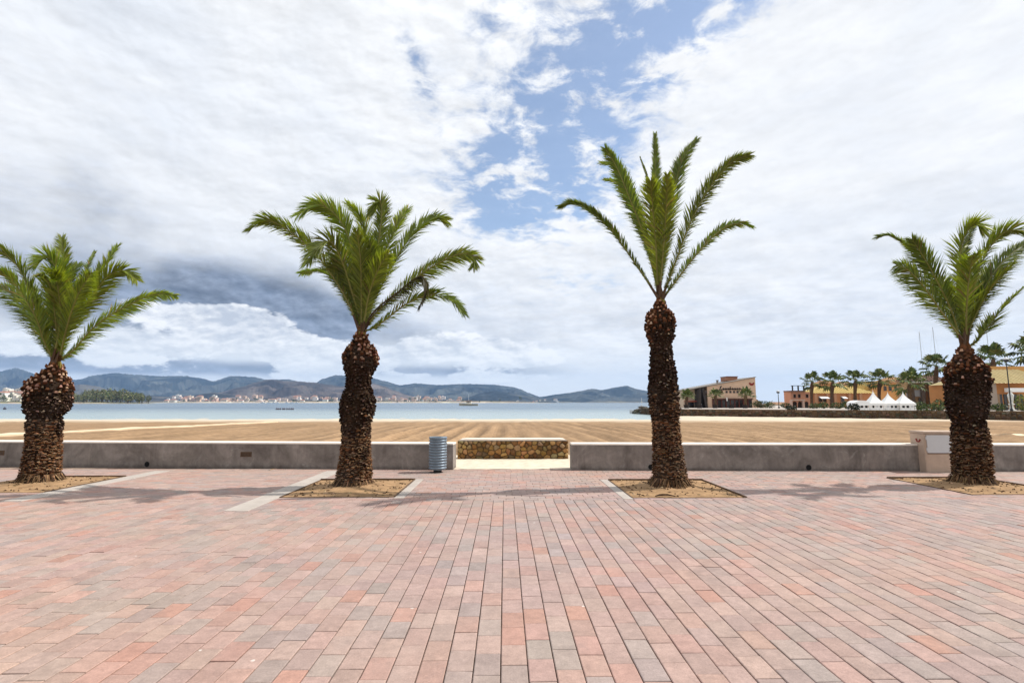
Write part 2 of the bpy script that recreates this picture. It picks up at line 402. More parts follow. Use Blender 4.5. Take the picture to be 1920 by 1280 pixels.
# ------------------------------------------------------------------ the plaza and its pavers
GX = 60
b = MB().mat('joint'); 
b.add([(-GX,-40,-0.014),(GX,-40,-0.014),(GX,WALL_Y+0.9,-0.014),(-GX,WALL_Y+0.9,-0.014)], [(0,1,2,3)])
b.mat('joint'); b.add([(-GX,-40,-0.5),(GX,-40,-0.5),(GX,WALL_Y+0.9,-0.5),(-GX,WALL_Y+0.9,-0.5)], [(3,2,1,0)])
b.add([(-GX,WALL_Y+0.9,-0.5),(GX,WALL_Y+0.9,-0.5),(GX,WALL_Y+0.9,-0.014),(-GX,WALL_Y+0.9,-0.014)], [(1,0,3,2)])
plaza = b.build('plaza_paving', kind='structure')

PW, PL = 0.155, 0.25
PINKS = [(0.365,0.240,0.203),(0.37,0.255,0.216),(0.35,0.240,0.207),(0.345,0.246,0.215),(0.34,0.245,0.214),(0.375,0.242,0.200),(0.38,0.232,0.190),(0.39,0.276,0.232),(0.37,0.262,0.224),(0.355,0.252,0.217)]
GREYS = [(0.315,0.250,0.222),(0.29,0.236,0.212),(0.325,0.256,0.226),(0.32,0.240,0.212),(0.315,0.26,0.234)]
prnd = random.Random(11)
def paver_tint(x, y):
    g = 0.30 + 0.45 * mnoise.noise(Vector((x*0.45, y*0.8, 3.1))) + (0.14 if x > 3 else 0)
    g -= 0.02
    c = prnd.choice(GREYS) if prnd.random() < g else prnd.choice(PINKS)
    if prnd.random() < 0.03: c = (0.385, 0.215, 0.165)
    c = tuple(x*0.80 + m*0.20 for x, m in zip(c, (0.345, 0.240, 0.205)))
    warm = mnoise.noise(Vector((x*0.3+9, y*0.5, 0.4)))
    c = (c[0]*(1+0.06*warm), c[1]*(1+0.02*warm), c[2]*(1-0.05*warm))
    return jit(c, 0.07, prnd)
def paver(bld, cx, cy, lx, ly, tint, z=0.0):
    gx, gy = 0.0022 + prnd.uniform(0, .0012), 0.0016 + prnd.uniform(0, .001)
    if ly > lx: gx += 0.0008
    hx, hy = lx/2 - gx, ly/2 - gy
    c, bv = 0.0045, 0.003
    tx, ty, dz_ = prnd.gauss(0, 0.005), prnd.gauss(0, 0.004), z + prnd.gauss(0, 0.0012)
    h = lambda x, y: dz_ + x*tx + y*ty
    v = [(cx+sx*hx, cy+sy*hy, -0.016) for sx, sy in ((-1,-1),(1,-1),(1,1),(-1,1))]
    v += [(cx+sx*hx, cy+sy*hy, h(sx*hx, sy*hy)-bv) for sx, sy in ((-1,-1),(1,-1),(1,1),(-1,1))]
    v += [(cx+sx*(hx-c), cy+sy*(hy-c), h(sx*hx, sy*hy)) for sx, sy in ((-1,-1),(1,-1),(1,1),(-1,1))]
    f = [(8,9,10,11)] + [(k+i, k+(i+1)%4, k+4+(i+1)%4, k+4+i) for k in (0,4) for i in range(4)]
    bld.add(v, f, tint)
def cut(r, blocks):
    """what is left of a paver rectangle after cutting it along pits and strips"""
    out = [r]
    for q in blocks:
        nxt = []
        for (a, b_, c, d) in out:
            if b_ <= q[0] or a >= q[1] or d <= q[2] or c >= q[3]: nxt.append((a, b_, c, d)); continue
            if a < q[0]: nxt.append((a, q[0], c, d))
            if b_ > q[1]: nxt.append((q[1], b_, c, d))
            m0, m1 = max(a, q[0]), min(b_, q[1])
            if c < q[2]: nxt.append((m0, m1, c, q[2]))
            if d > q[3]: nxt.append((m0, m1, q[3], d))
        out = nxt
    return [o for o in out if o[1]-o[0] > 0.03 and o[3]-o[2] > 0.03]
BLOCKS = [(a-0.024, b_+0.024, c-0.024, d+0.024) for a, b_, c, d in PITS] + STRIPS
pl = []
def lay(x0, x1, y0, y1):
    for a, b_, c, d in cut((x0, x1, y0, y1), BLOCKS): pl.append(((a+b_)/2, (c+d)/2, b_-a, d-c))
VPX = G(947.5, 1009).x                          # one joint line passes here
i0 = -int(17/PW)
for i in range(i0, -i0):
    cx = VPX + (i+0.5)*PW
    y = 0.4 + (i % 2)*PL*0.5 + prnd.uniform(-0.05, 0.05)
    while y < SPLIT - PL*0.25:
        y1 = min(y+PL, SPLIT)
        if SPLIT - y1 < PL*0.25: y1 = SPLIT
        if abs(cx) < y*1.1 + 2.2: lay(cx-PW/2, cx+PW/2, y, y1)
        y = y1
row = 0; y = SPLIT
while y < WALL_Y + 0.25:
    off = (row % 2)*PL*0.5 + prnd.uniform(-0.03, 0.03)
    for i in range(-64, 64): lay(i*PL+off, i*PL+off+PL, y, y+PW)
    y += PW; row += 1
def in_frame(p):
    q = proj((p[0], p[1], 0)); return q and 400 < q[0] < 1520 and q[1] < 1016
pl.sort(key=lambda p: (0 if in_frame(p) else 1, p[0]**2*0.3 + p[1]**2))
for p in pl[:300]:
    b = MB().mat('paver'); paver(b, *p, paver_tint(p[0], p[1]))
    b.build('paver', plaza, origin=(p[0], p[1], 0))
b = MB().mat('paver')
for p in pl[300:]: paver(b, *p, paver_tint(p[0], p[1]))
b.build('pavers', plaza, kind='stuff')
for n, r in enumerate(STRIPS):
    ln = 0.6; y = r[2]
    while y < r[3]-0.05:
        y1 = min(y+ln, r[3]); b = MB().mat('strip')
        b.bbox(r[0], r[1], y+0.003, y1-0.003, -0.016, 0.003, 0.004)
        b.build('kerb_slab', plaza); y = y1

# ------------------------------------------------------------------ tree pits
for n, (x0, x1, y0, y1) in enumerate(PITS):
    b = MB().mat('soil'); N = 26; o = len(b.v)
    px_, py_ = PALM_X[n], PALM_Y[n]
    for j in range(N+1):
        for i in range(N+1):
            x = x0 + (x1-x0)*i/N; y = y0 + (y1-y0)*j/N
            d = math.hypot(x-px_, y-py_)
            e = min(x-x0, x1-x, y-y0, y1-y)
            z = 0.004 + 0.018*fbm((x*2.2, y*2.2, n)) + 0.10*math.exp(-(d/0.5)**2)
            b.v.append((x, y, -0.004 if e < 1e-6 else max(z, -0.009)))
    for j in range(N):
        for i in range(N): b.face([o+j*(N+1)+i, o+j*(N+1)+i+1, o+(j+1)*(N+1)+i+1, o+(j+1)*(N+1)+i])
    soil = b.build('planting_soil', smooth=True, kind='structure')
    t_ = 0.022
    b = MB().mat('bark'); cr_ = random.Random(50+n)
    for k in range(170):
        x = cr_.uniform(x0+.05, x1-.05); y = cr_.uniform(y0+.05, y1-.05); a = cr_.uniform(0, 6.28); l_ = cr_.uniform(.012, .05); w_ = cr_.uniform(.006, .016)
        z = 0.012 + 0.018*fbm((x*2.2, y*2.2, n)) + 0.10*math.exp(-(math.hypot(x-px_, y-py_)/0.5)**2); c_, q_ = math.cos(a), math.sin(a)
        b.add([(x-c_*l_, y-q_*l_, z-.008), (x-q_*w_, y+c_*w_, z-.006), (x+c_*l_, y+q_*l_, z-.008), (x+q_*w_, y-c_*w_, z-.006), (x, y, z+w_)], [(0,3,4),(3,2,4),(2,1,4),(1,0,4)], jit(cr_.choice([(0.10,0.055,0.03),(0.26,0.17,0.09),(0.05,0.03,0.018),(0.36,0.25,0.15)]), .3, cr_))
    b.build('soil_crumbs', soil, kind='stuff')
    for k, (a0, a1, c0, c1) in enumerate(((x0-t_, x1+t_, y0-t_, y0), (x0-t_, x1+t_, y1, y1+t_), (x0-t_, x0, y0+0.002, y1-0.002), (x1, x1+t_, y0+0.002, y1-0.002))):
        b = MB().mat('edging'); b.box(a0, a1, c0, c1, -0.012, (0.005, 0.026, 0.008, 0.018)[k] + 0.001*n); b.build('edging_bar', soil)

# ------------------------------------------------------------------ beach, path, sea
SEA_Z = -0.5
def furrow(x, y): return math.sin(2*math.pi*x/1.15 + 2.6*fbm((x*0.13, y*0.035, 1)))
def beach_z(x, y):
    t = (y-13)/58.0
    z = -0.06 - 0.50*max(0, t)**1.15
    f = math.exp(-((y-24)/26)**2)
    ridge = furrow(x, y)
    amp = 0.020 + 0.040*max(0.0, fbm((x*0.23, y*0.015, 7)) + 0.35)
    z += 2.3*amp*(abs(ridge)**1.5*(1 if ridge > 0 else -1))*max(0.0, min(1.0, (50-y)/22))*(1 if x > -6 else 0.45)
    k = max(0.0, min(1.0, (x-22)/4))*max(0.0, min(1.0, (84-y)/6)); z = z*(1-k) + max(z, -0.40)*k
    z += 0.05*fbm((x*0.7, y*0.7, 2)) + 0.05*fbm((x*0.1, y*0.1, 5))
    return z
xs = []
x = -160.0
while x < 170: xs.append(x); x += 0.16 if -28 < x < 48 else (0.5 if -70 < x < 90 else 6.0)
ys = []
y = 11.9
while y < 95: ys.append(y); y += 0.35 if y < 30 else 0.9
b = MB().mat('sand')
for y in ys:
    for x in xs: b.v.append((x, y, beach_z(x, y) - (0.16 if y < G(960, 766.5).y+1.3 and -2.6 < x < 3.2 else 0.03 if y < WALL_Y+0.9 else 0.0)))
nx_ = len(xs)
for j in range(len(ys)-1):
    for i in range(nx_-1):
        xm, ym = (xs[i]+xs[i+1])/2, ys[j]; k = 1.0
        if -14 < xm < 60: k = 1 + max(0.0, min(1.0, (46-ym)/12))*0.21*furrow(xm, ym)*max(0.15, 0.6+fbm((xm*0.23, ym*0.015, 7)))  # troughs darker, ridges lighter: furrow shading put into the sand colour
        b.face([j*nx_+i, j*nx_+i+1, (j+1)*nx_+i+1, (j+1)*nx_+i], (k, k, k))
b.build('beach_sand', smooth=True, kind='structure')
def ribbon(name, pts, w, key, th=0.05, lift=0.03):
    b = MB().mat(key); pts = [Vector(p) for p in pts]; n = len(pts)
    for i, p in enumerate(pts):
        d = (pts[min(i+1,n-1)]-pts[max(i-1,0)]); d.z = 0; d.normalize(); s_ = Vector((-d.y, d.x, 0))*w/2
        for q in (p-s_, p+s_): b.v.append((q.x, q.y, beach_z(q.x, q.y)+lift)); b.v.append((q.x, q.y, beach_z(q.x, q.y)+lift-th))
    for i in range(n-1):
        a, c = i*4, i*4+4
        b.face([a, c, c+2, a+2]); b.face([a+1, c+1, c, a]); b.face([a+2, c+2, c+3, a+3])
    return b.build(name, kind='structure')
def line(p, q, n): return [p.lerp(q, i/n) for i in range(n+1)]
ribbon('beach_path', line(G(380, 742.3, -0.12), G(700, 726.6, -0.35), 60), 1.3, 'path', 0.12, 0.07)
ribbon('beach_path', line(G(330, 727.4, -0.35), G(452, 726.2, -0.35), 30), 1.2, 'path', 0.12, 0.07)
ribbon('beach_path', line(G(1476, 741.6, -0.15), G(1640, 744.5, -0.10), 20), 0.9, 'path', 0.12, 0.07)
b = MB().mat('water')
SR = 11000
yy = [50, 80, 120, 200, 400, 900, 2500, 6000, SR]; xx = [-SR, -3000, -800, -200, 0, 200, 800, 3000, SR]
for y in yy:
    for x in xx: b.v.append((x, y, SEA_Z))
for j in range(len(yy)-1):
    for i in range(len(xx)-1): k = j*len(xx)+i; b.face([k, k+1, k+1+len(xx), k+len(xx)])
b.build('sea', kind='structure')

# ------------------------------------------------------------------ hills across the bay
def hills(name, prof, D, front, back, tint, seed, rough):
    """ridge traced as (pixel x, pixel y) at distance D, with spurs running down to the shore"""
    b = MB().mat('hill'); cols = []
    prof = sorted(prof); x = prof[0][0]; step = 0.9
    while x <= prof[-1][0]:
        for (xa, ya), (xb, yb) in zip(prof, prof[1:]):
            if xa <= x <= xb: u = (x-xa)/(xb-xa); u = u*u*(3-2*u)*0.5+u*0.5; py = ya+(yb-ya)*u; break
        cols.append((x, py)); x += step
    rows = [(-front*(1-k/24)) for k in range(25)] + [back*k/6 for k in range(1, 7)]
    for px, py in cols:
        rp = P(px, py, D); H = rp.z - SEA_Z; ang = math.atan2(rp.x, rp.y)
        for dl in rows:
            dist = rp.length + dl
            X, Yy = math.sin(ang)*dist, math.cos(ang)*dist
            if dl <= 0:
                u = 1 + dl/front
                spur = fbm((X*0.0016*rough, Yy*0.0016*rough, seed), 5)
                hgt = min(H*(u**1.25)*(1 + 1.5*spur*(1-u)*u*2.6) + 40*spur*u*(1-u), H*(0.25+0.74*u))
                if dl == 0: hgt = H + H*0.022*mnoise.noise(Vector((px*0.30, seed, 0))) + H*0.014*mnoise.noise(Vector((px*0.8, seed, 3)))
            else:
                u = 1 - dl/back; hgt = H*u*(0.9+0.1*u)
            b.v.append((X, Yy, SEA_Z - 2 + max(0, hgt+2)))
    n = len(rows)
    for i in range(len(cols)-1):
        for j in range(n-1):
            k = i*n+j
            q = b.v[k]; rk = max(0.0, min(1.0, 0.5+1.6*fbm((q[0]*0.0035, q[1]*0.0035, seed+q[2]*0.006), 5)))
            tt = tuple(c_*(0.55+0.75*rk) + e_*0.028*rk for c_, e_ in zip(tint, (1.0, 0.82, 0.62))) if j > 2 else (0.16, 0.14, 0.09)
            b.face([k, k+n, k+n+1, k+1], jit(tt, 0.15))
    return b.build(name, smooth=True, kind='structure')
Z3 = lambda pts, ox=406: [(ox + x/3.465, 640 + y/3.465) for x, y in pts]
back_l = [(140, 707), (170, 700), (210, 690), (250, 682), (300, 676), (350, 680), (380, 674)] + Z3([(0,110),(60,97),(110,112),(150,130),(230,146),(300,140),(350,125),(430,116),(500,122),(600,128),(690,127),(750,135),(800,147),(870,127),(950,131),(1000,141),(1080,140),(1130,150),(1180,156),(1210,138),(1260,124),(1330,128),(1400,136),(1440,146),(1500,162),(1560,155),(1640,161),(1750,157),(1850,160),(1920,168)])
back_r = Z3([(0,168),(30,176),(60,190),(112,208),(150,210)], 960)
hills('hills', back_l + back_r[1:], 7200, 2300, 1500, (0.035, 0.042, 0.040), 1.0, 1.5)
hills('hills', Z3([(60,212),(112,205),(170,196),(210,191),(255,184),(300,175),(335,180),(400,168),(430,164),(470,177),(520,186),(560,200),(600,232)], 960), 6000, 1100, 900, (0.035, 0.042, 0.040), 4.0, 1.8)
hills('hills', Z3([(690,232),(760,200),(820,190),(900,170),(960,152),(1010,140),(1060,146),(1120,148),(1180,152),(1230,160),(1280,166),(1330,158),(1400,156),(1440,165),(1480,182),(1530,200),(1600,220),(1640,232)]), 4600, 1200, 900, (0.080, 0.066, 0.060), 2.0, 2.2)
hills('hills', Z3([(100,232),(180,200),(240,180),(300,158),(360,165),(420,182),(520,196),(620,205),(700,202),(800,190),(880,196),(960,214),(1020,232)]), 4200, 700, 700, (0.060, 0.058, 0.052), 3.0, 2.2)
hills('hills', Z3([(1700,232),(1760,205),(1800,192),(1850,184),(1900,190),(1960,200),(2060,214),(2140,232)]), 5200, 700, 700, (0.035, 0.040, 0.038), 5.0, 2.0)
# low shore in front of them: left point and the flat strip below the hills
b = MB().mat('hill')
def shore(px0, px1, D, depth, h, tint):
    n = 60; o = len(b.v)
    for i in range(n+1):
        px = px0+(px1-px0)*i/n; e = min(1, 6*min(i, n-i)/n)
        for k, (dd, hh) in enumerate(((0, -0.6), (depth*0.08, 0.35), (depth*0.5, 0.8), (depth, 1.0))):
            q = P(px, 706, D+dd*(0.3+0.7*e)+12*fbm((px*0.05, k, 2))); b.v.append((q.x, q.y, SEA_Z + (h*hh*e if hh > 0 else -1) + (0.4*h*e*fbm((px*.06, k, D)) if hh > 0.5 else 0)))
    for i in range(n):
        for k in range(3): b.face([o+i*4+k, o+i*4+4+k, o+i*4+5+k, o+i*4+1+k], jit((0.42, 0.36, 0.27) if k == 0 else tint, 0.15))
shore(40, 575, 900, 900, 7, (0.10, 0.10, 0.055))
shore(540, 1010, 2700, 1300, 16, (0.13, 0.11, 0.075))
b.build('far_shore', smooth=True, kind='structure')

# ------------------------------------------------------------------ seat walls
WH = 0.585
def slab(b, p, q, th, z0, z1, bev=0.012, over=0.0):
    """wall piece whose front foot runs from p to q, chamfered along its top edges"""
    d = (q-p); d.z = 0; d.normalize(); n = Vector((-d.y, d.x, 0))
    p = p - d*over - n*over; q = q + d*over - n*over; th = th + 2*over
    def ring(z, i): return [(p+d*i+n*i).to_2d().to_tuple()+(z,), (q-d*i+n*i).to_2d().to_tuple()+(z,), (q-d*i+n*(th-i)).to_2d().to_tuple()+(z,), (p+d*i+n*(th-i)).to_2d().to_tuple()+(z,)]
    v = ring(z0, 0) + ring(z1-bev, 0) + ring(z1, bev)
    f = [(3,2,1,0), (8,9,10,11)] + [(k+i, k+(i+1)%4, k+4+(i+1)%4, k+4+i) for k in (0,4) for i in range(4)]
    b.add(v, f)
def on_wall(p, q, px):                   # point of the wall front line seen at pixel column px
    d = ray(px, 700); u = q-p
    t = (d.x*p.y - d.y*p.x)/(d.y*u.x - d.x*u.y); return p + u*t
def seat_wall(p, q, label, drains, vents, h):
    w = thing('seat_wall', ((p.x+q.x)/2, (p.y+q.y)/2, 0), label, 'wall')
    L = (q-p).length; d = (q-p).normalized(); n = Vector((-d.y, d.x, 0)); ang = math.atan2(d.y, d.x)
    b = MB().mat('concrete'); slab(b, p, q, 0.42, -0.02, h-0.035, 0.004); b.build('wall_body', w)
    m = max(1, round(L/6.0))
    for i in range(m):
        b = MB().mat('coping'); a, c = p.lerp(q, i/m), p.lerp(q, (i+1)/m)
        slab(b, a + d*0.002, c - d*0.002, 0.42, h-0.034, h, 0.010, 0.003 if False else 0.0); b.build('coping_slab', w)
    for px in drains:
        c = on_wall(p, q, px); b = MB(); N = 14
        rim = [c - n*0.006 + d*(0.062*math.cos(2*math.pi*k/N)) + Vector((0,0,0.075+0.062*math.sin(2*math.pi*k/N))) for k in range(N)]
        inn = [r + n*0.0 + (c + Vector((0,0,0.075)) - n*0.006 - r)*0.14 for r in rim]; dep = [r + n*0.003 for r in inn]
        b.mat('dark'); b.add(rim+inn, [(i, (i+1)%N, N+(i+1)%N, N+i) for i in range(N)])
        b.mat('hole'); b.add(inn+dep, [(i, (i+1)%N, N+(i+1)%N, N+i) for i in range(N)] + [tuple(range(N, 2*N))])
        b.build('drain_outlet', w)
    for px in vents:
        c = on_wall(p, q, px); T = Matrix.Translation((c.x, c.y, 0.315)) @ Matrix.Rotation(ang, 4, 'Z')
        v = MB().mat('edging'); 
        for x0, x1, z0, z1 in ((-.13,.13,.045,.055),(-.13,.13,-.055,-.045),(-.13,-.12,-.045,.045),(.12,.13,-.045,.045)): v.box(x0, x1, -0.012, -0.0005, z0, z1, None, T)
        vo = v.build('wall_lamp', w)
        v = MB().mat('dark'); v.box(-.12,.12,-0.004,-0.0006,-.045,.045,None,T); v.build('lamp_recess', vo)
        for k in range(4):
            v = MB().mat('edging'); v.box(-.118,.118,-0.010,-0.0045,-.040+k*.022,-.028+k*.022,None,T); v.build('louvre', vo)
    return w
dl = (WL1-WL0).normalized()
seat_wall(WL0 - dl*8, on_wall(WL0, WL1, 897), 'long grey concrete seat wall with pale top, left of the beach opening', [571], [412, 676], WH)
dr = (WR1-WR0).normalized()
WRs = on_wall(WR0, WR1, 1023.5)
seat_wall(WRs, WR1 + dr*8, 'long grey concrete seat wall with pale top, right of the beach opening', [1108, 1276], [], WH)

# opening to the beach: landing and the rubble screen wall behind it
SWY = G(960, 766.5).y
la, lb = on_wall(WL0, WL1, 897), WRs
b = MB().mat('landing')
N = 24
for j in range(9):
    for i in range(N+1):
        x = la.x-0.35 + (lb.x-la.x+0.7)*i/N; y = WALL_Y+0.16 + (SWY+1.0-WALL_Y-0.16)*j/8
        b.v.append((x, y, 0.006 + 0.010*fbm((x*3, y*3, 1))))
for j in range(8):
    for i in range(N): k = j*(N+1)+i; b.face([k, k+1, k+N+2, k+N+1])
b.build('beach_landing', smooth=True, kind='structure')
sx0, sx1 = P(901, 760, SWY).x, P(1021, 760, SWY).x
szt = P(960, 744.8, SWY).z
scr = thing('stone_wall', ((sx0+sx1)/2, SWY, 0), 'low rubble stone wall with pale capping behind the beach opening', 'wall')
b = MB().mat('mortar'); b.bbox(sx0, sx1, SWY, SWY+0.38, -0.05, szt-0.045, 0.02); b.build('wall_core', scr)
srnd = random.Random(5)
STONE = [(0.26,0.135,0.045),(0.22,0.12,0.045),(0.30,0.17,0.065),(0.19,0.095,0.035),(0.27,0.17,0.085),(0.23,0.16,0.08),(0.36,0.23,0.11)]
def clip(poly, m, nrm):
    out = []
    for i in range(len(poly)):
        p, q = poly[i], poly[(i+1) % len(poly)]; dp, dq = (p-m).dot(nrm), (q-m).dot(nrm)
        if dp <= 0: out.append(p)
        if dp*dq < 0: out.append(p.lerp(q, dp/(dp-dq)))
    return out
seeds = []
tries = 0
while tries < 4000:
    c = Vector((srnd.uniform(sx0, sx1), srnd.uniform(0.0, szt-0.05))); m_ = srnd.choice((0.09, 0.13, 0.19)); tries += 1
    if all(math.hypot((c.x-q.x)*0.8, c.y-q.y) > m_ for q in seeds): seeds.append(c)
for c in seeds:
    poly = [Vector((sx0, 0.0)), Vector((sx1, 0.0)), Vector((sx1, szt-0.05)), Vector((sx0, szt-0.05))]
    for q in seeds:
        if q is not c and (q-c).length < 0.8: poly = clip(poly, (q+c)/2, (q-c).normalized())
        if len(poly) < 3: break
    if len(poly) < 3: continue
    cen = sum(poly, Vector((0, 0)))/len(poly)
    pts = []                                                     # round the corners
    for i in range(len(poly)):
        p, q = poly[i], poly[(i+1) % len(poly)]; pts += [p.lerp(q, 0.25), p.lerp(q, 0.75)]
    n = len(pts); gp = srnd.uniform(0.003, 0.010); pr = srnd.uniform(0.015, 0.06)
    def rg(s_, y): return [(cen.x+(p.x-cen.x)*s_*max(0.5, 1-gp/max(0.02, (p-cen).length)), y, cen.y+(p.y-cen.y)*s_*max(0.5, 1-gp/max(0.02, (p-cen).length))) for p in pts]
    v = rg(1.0, SWY+0.01) + rg(0.97, SWY-pr*0.5) + rg(0.70, SWY-pr) + [(cen.x, SWY-pr*1.1, cen.y)]
    b = MB().mat('stone')
    b.add(v, [(k+i, k+(i+1)%n, k+n+(i+1)%n, k+n+i) for k in (0, n) for i in range(n)] + [(2*n+i, 2*n+(i+1)%n, 3*n) for i in range(n)], jit(srnd.choice(STONE), 0.4, srnd)); b.build('stone', scr, smooth=True)
b = MB().mat('coping')
poly = [(sx0+0.03, szt-0.046), (sx1-0.03, szt-0.046), (sx1-0.09, szt-0.012), (sx1-0.2, szt), (sx0+0.2, szt), (sx0+0.09, szt-0.012)]
b.prism(poly, SWY-0.03, SWY+0.42); b.build('capping', scr)

# ------------------------------------------------------------------ litter bin
bp = G(879.5, 780.2); bp.y = WALL_Y - 0.30; bp.x = P(879.5, 778, bp.y).x
br = (P(889.3, 770, bp.y).x - P(869.7, 770, bp.y).x)/2
bh = P(879.5, 742.5, bp.y).z
bn = thing('litter_bin', (bp.x, bp.y, 0), 'round blue-grey ribbed litter bin at the end of the seat wall', 'bin')
b = MB().mat('dark'); b.lathe((bp.x, bp.y, 0), [(br*0.45, 0.002), (br*0.45, 0.06)], 20); b.build('base', bn, smooth=False)
b = MB().mat('metal_blue'); b.lathe((bp.x, bp.y, 0), [(br*0.86, 0.06), (br*0.90, 0.075), (br*0.90, bh-0.03)], 28); b.build('drum', bn)
nr = 11; z0, z1 = 0.075, bh-0.045
for k in range(nr):
    za = z0+(z1-z0)*k/nr; zb = z0+(z1-z0)*(k+0.80)/nr; zm = (za+zb)/2
    b = MB().mat('metal_blue'); b.lathe((bp.x, bp.y, 0), [(br*0.91, za), (br*0.985, za+0.008), (br, zm), (br*0.985, zb-0.008), (br*0.91, zb)], 28, cap=False); b.build('rib', bn, smooth=True)
b = MB().mat('metal_blue'); b.lathe((bp.x, bp.y, 0), [(br*0.91, bh-0.05), (br*1.01, bh-0.04), (br*1.01, bh-0.008), (br*0.97, bh), (br*0.78, bh), (br*0.76, bh-0.02), (br*0.76, bh-0.2)], 28, cap=False); b.build('rim', bn)
b = MB().mat('hole'); b.lathe((bp.x, bp.y, 0), [(br*0.75, bh-0.2), (br*0.05, bh-0.201)], 20); b.build('liner', bn)

# ------------------------------------------------------------------ service cabinet in the right wall
cy0 = on_wall(WR0, WR1, 1420).y - 0.17
cx0, cx1 = P(1408, 770, cy0).x, P(1456, 770, cy0).x
ch = P(1415, 736.5, cy0).z
cab = thing('service_cabinet', ((cx0+cx1)/2, cy0+0.25, 0), 'beige concrete service cabinet with white metal door, set in the seat wall', 'cabinet')
b = MB().mat('box'); b.bbox(cx0, cx1, cy0, cy0+0.40, -0.01, ch-0.05, 0.012); b.build('housing', cab)
b = MB().mat('box'); b.bbox(cx0-0.012, cx1+0.012, cy0-0.015, cy0+0.415, ch-0.05, ch, 0.012); b.build('lid', cab)
dx0, dx1, dz0, dz1 = cx0+0.05, cx1-0.10, ch*0.47, ch-0.085
b = MB().mat('panel'); b.box(dx0, dx1, cy0-0.018, cy0-0.002, dz0, dz1); dr_ = b.build('door', cab)
b = MB().mat('dark'); b.box(dx1-0.12, dx1-0.09, cy0-0.026, cy0-0.0182, dz0+0.12, dz0+0.22); b.build('handle', dr_)
for z in (dz0+0.04, dz1-0.10):
    b = MB().mat('panel'); b.box(dx0-0.018, dx0-0.001, cy0-0.022, cy0-0.001, z, z+0.07); b.build('hinge', dr_)
b = MB().mat('edging'); b.box(dx0, dx1, cy0-0.006, cy0-0.002, dz0-0.022, dz0-0.004); b.build('sill', cab)
b = MB().mat('red')
for q in range(5):
    a = math.pi*(1.0 + 0.25*q); b.box(cx0-0.010, cx0-0.002, cy0+0.16+0.05*math.cos(a)-0.018, cy0+0.16+0.05*math.cos(a)+0.018, ch-0.19+0.045*math.sin(a)-0.014, ch-0.19+0.045*math.sin(a)+0.014+0.002*q)
b.build('emblem', cab)

# ------------------------------------------------------------------ date palms on the plaza
def catmull(pts, n):
    p = [pts[0]*2-pts[1]] + pts + [pts[-1]*2-pts[-2]]; out = []
    seg = len(pts)-1
    for i in range(n+1):
        u = i/n*seg; k = min(int(u), seg-1); t = u-k
        a, b_, c, d = p[k:k+4]
        out.append(0.5*((2*b_) + (c-a)*t + (2*a-5*b_+4*c-d)*t*t + (3*b_-a-3*c+d)*t**3))
    return out
def frond(b, pts, rnd, lmax=0.46, width=0.020, tone=1.0, vang=0.35, dead=False, face=None):
    """rachis along pts with two rows of leaflets"""
    n = 30; cv = catmull(pts, n); face = rnd.uniform(0.25, 0.85) if face is None else face
    L = sum((cv[i+1]-cv[i]).length for i in range(n))
    radii = [0.019*(1-0.86*(i/n)) + (0.014*(1-i/(n*0.12)) if i < n*0.12 else 0) for i in range(n+1)]
    hue = rnd.uniform(-0.5, 1.0)
    ry = (0.26, 0.24, 0.065) if not dead else (0.12, 0.075, 0.035)
    b.mat('frond').tube(cv[3:], radii[3:], 5, ry); b.tube(cv[:4], radii[:4], 5, (0.11, 0.055, 0.022) if not dead else ry)
    cnt = int(L/0.0115)
    for k in range(cnt):
        t = 0.07 + 0.93*(k+rnd.random()*0.6)/cnt
        if t >= 1: continue
        i = min(int(t*n), n-1); fr = t*n-i; p = cv[i].lerp(cv[i+1], fr)
        T = (cv[min(i+2, n)]-cv[max(i-1, 0)]).normalized()
        side = T.cross(Vector((0,0,1)))
        if side.length < 0.15: side = Vector((1, 0.3, 0))
        side.normalize(); up = side.cross(T).normalized()
        bs = T.cross(Vector((0, 1, 0)))                             # the blade rolls on its rachis, as date-palm fronds do
        if bs.length > 0.2:
            bs.normalize()
            if bs.dot(side) < 0: bs = -bs
            side = (side*(1-face) + bs*face).normalized(); up = side.cross(T).normalized()
            if up.z < 0: up = -up
        env = min(1.0, 0.22 + max(0, t-0.10)*3.0) * (1.0 if t < 0.55 else 1-0.62*((t-0.55)/0.45)**1.3)
        for s_ in (-1, 1):
            if rnd.random() < 0.05: continue
            ll = lmax*env*rnd.uniform(0.88, 1.10)
            an = (0.78-0.34*t) + rnd.gauss(0, 0.07)
            va = vang + rnd.gauss(0, 0.20)
            D = (T*math.cos(an) + (side*s_*math.cos(va) + up*math.sin(va))*math.sin(an)).normalized()
            w = (T - D*T.dot(D)).normalized()*width*rnd.uniform(0.8, 1.15)*(0.6+0.4*env)
            if dead: D = (D + Vector((0,0,-0.9))).normalized()
            q1 = p + D*ll*0.45; q1 += Vector((0,0,-1))*ll*0.05; q2 = p + D*ll + Vector((0,0,-1))*ll*rnd.uniform(0.10, 0.34)
            g = tone*rnd.uniform(0.66, 1.30)*(0.88 + 0.36*t); y_ = max(0.0, rnd.random()*0.9 + hue*0.5)
            c = (0.100*g + 0.080*y_*g, 0.150*g + 0.060*y_*g, 0.018*g) if not dead else (0.055*g, 0.05*g, 0.018*g)
            if not dead and rnd.random() < 0.03: c = (0.21*g, 0.15*g, 0.05*g)
            w2 = (w + up*rnd.gauss(0, 0.5)*w.length)
            b.add([p-w*0.35, p+w*0.35, q1+w2*0.5, q1-w2*0.5, q2], [(0,1,2,3), (3,2,4)], c)
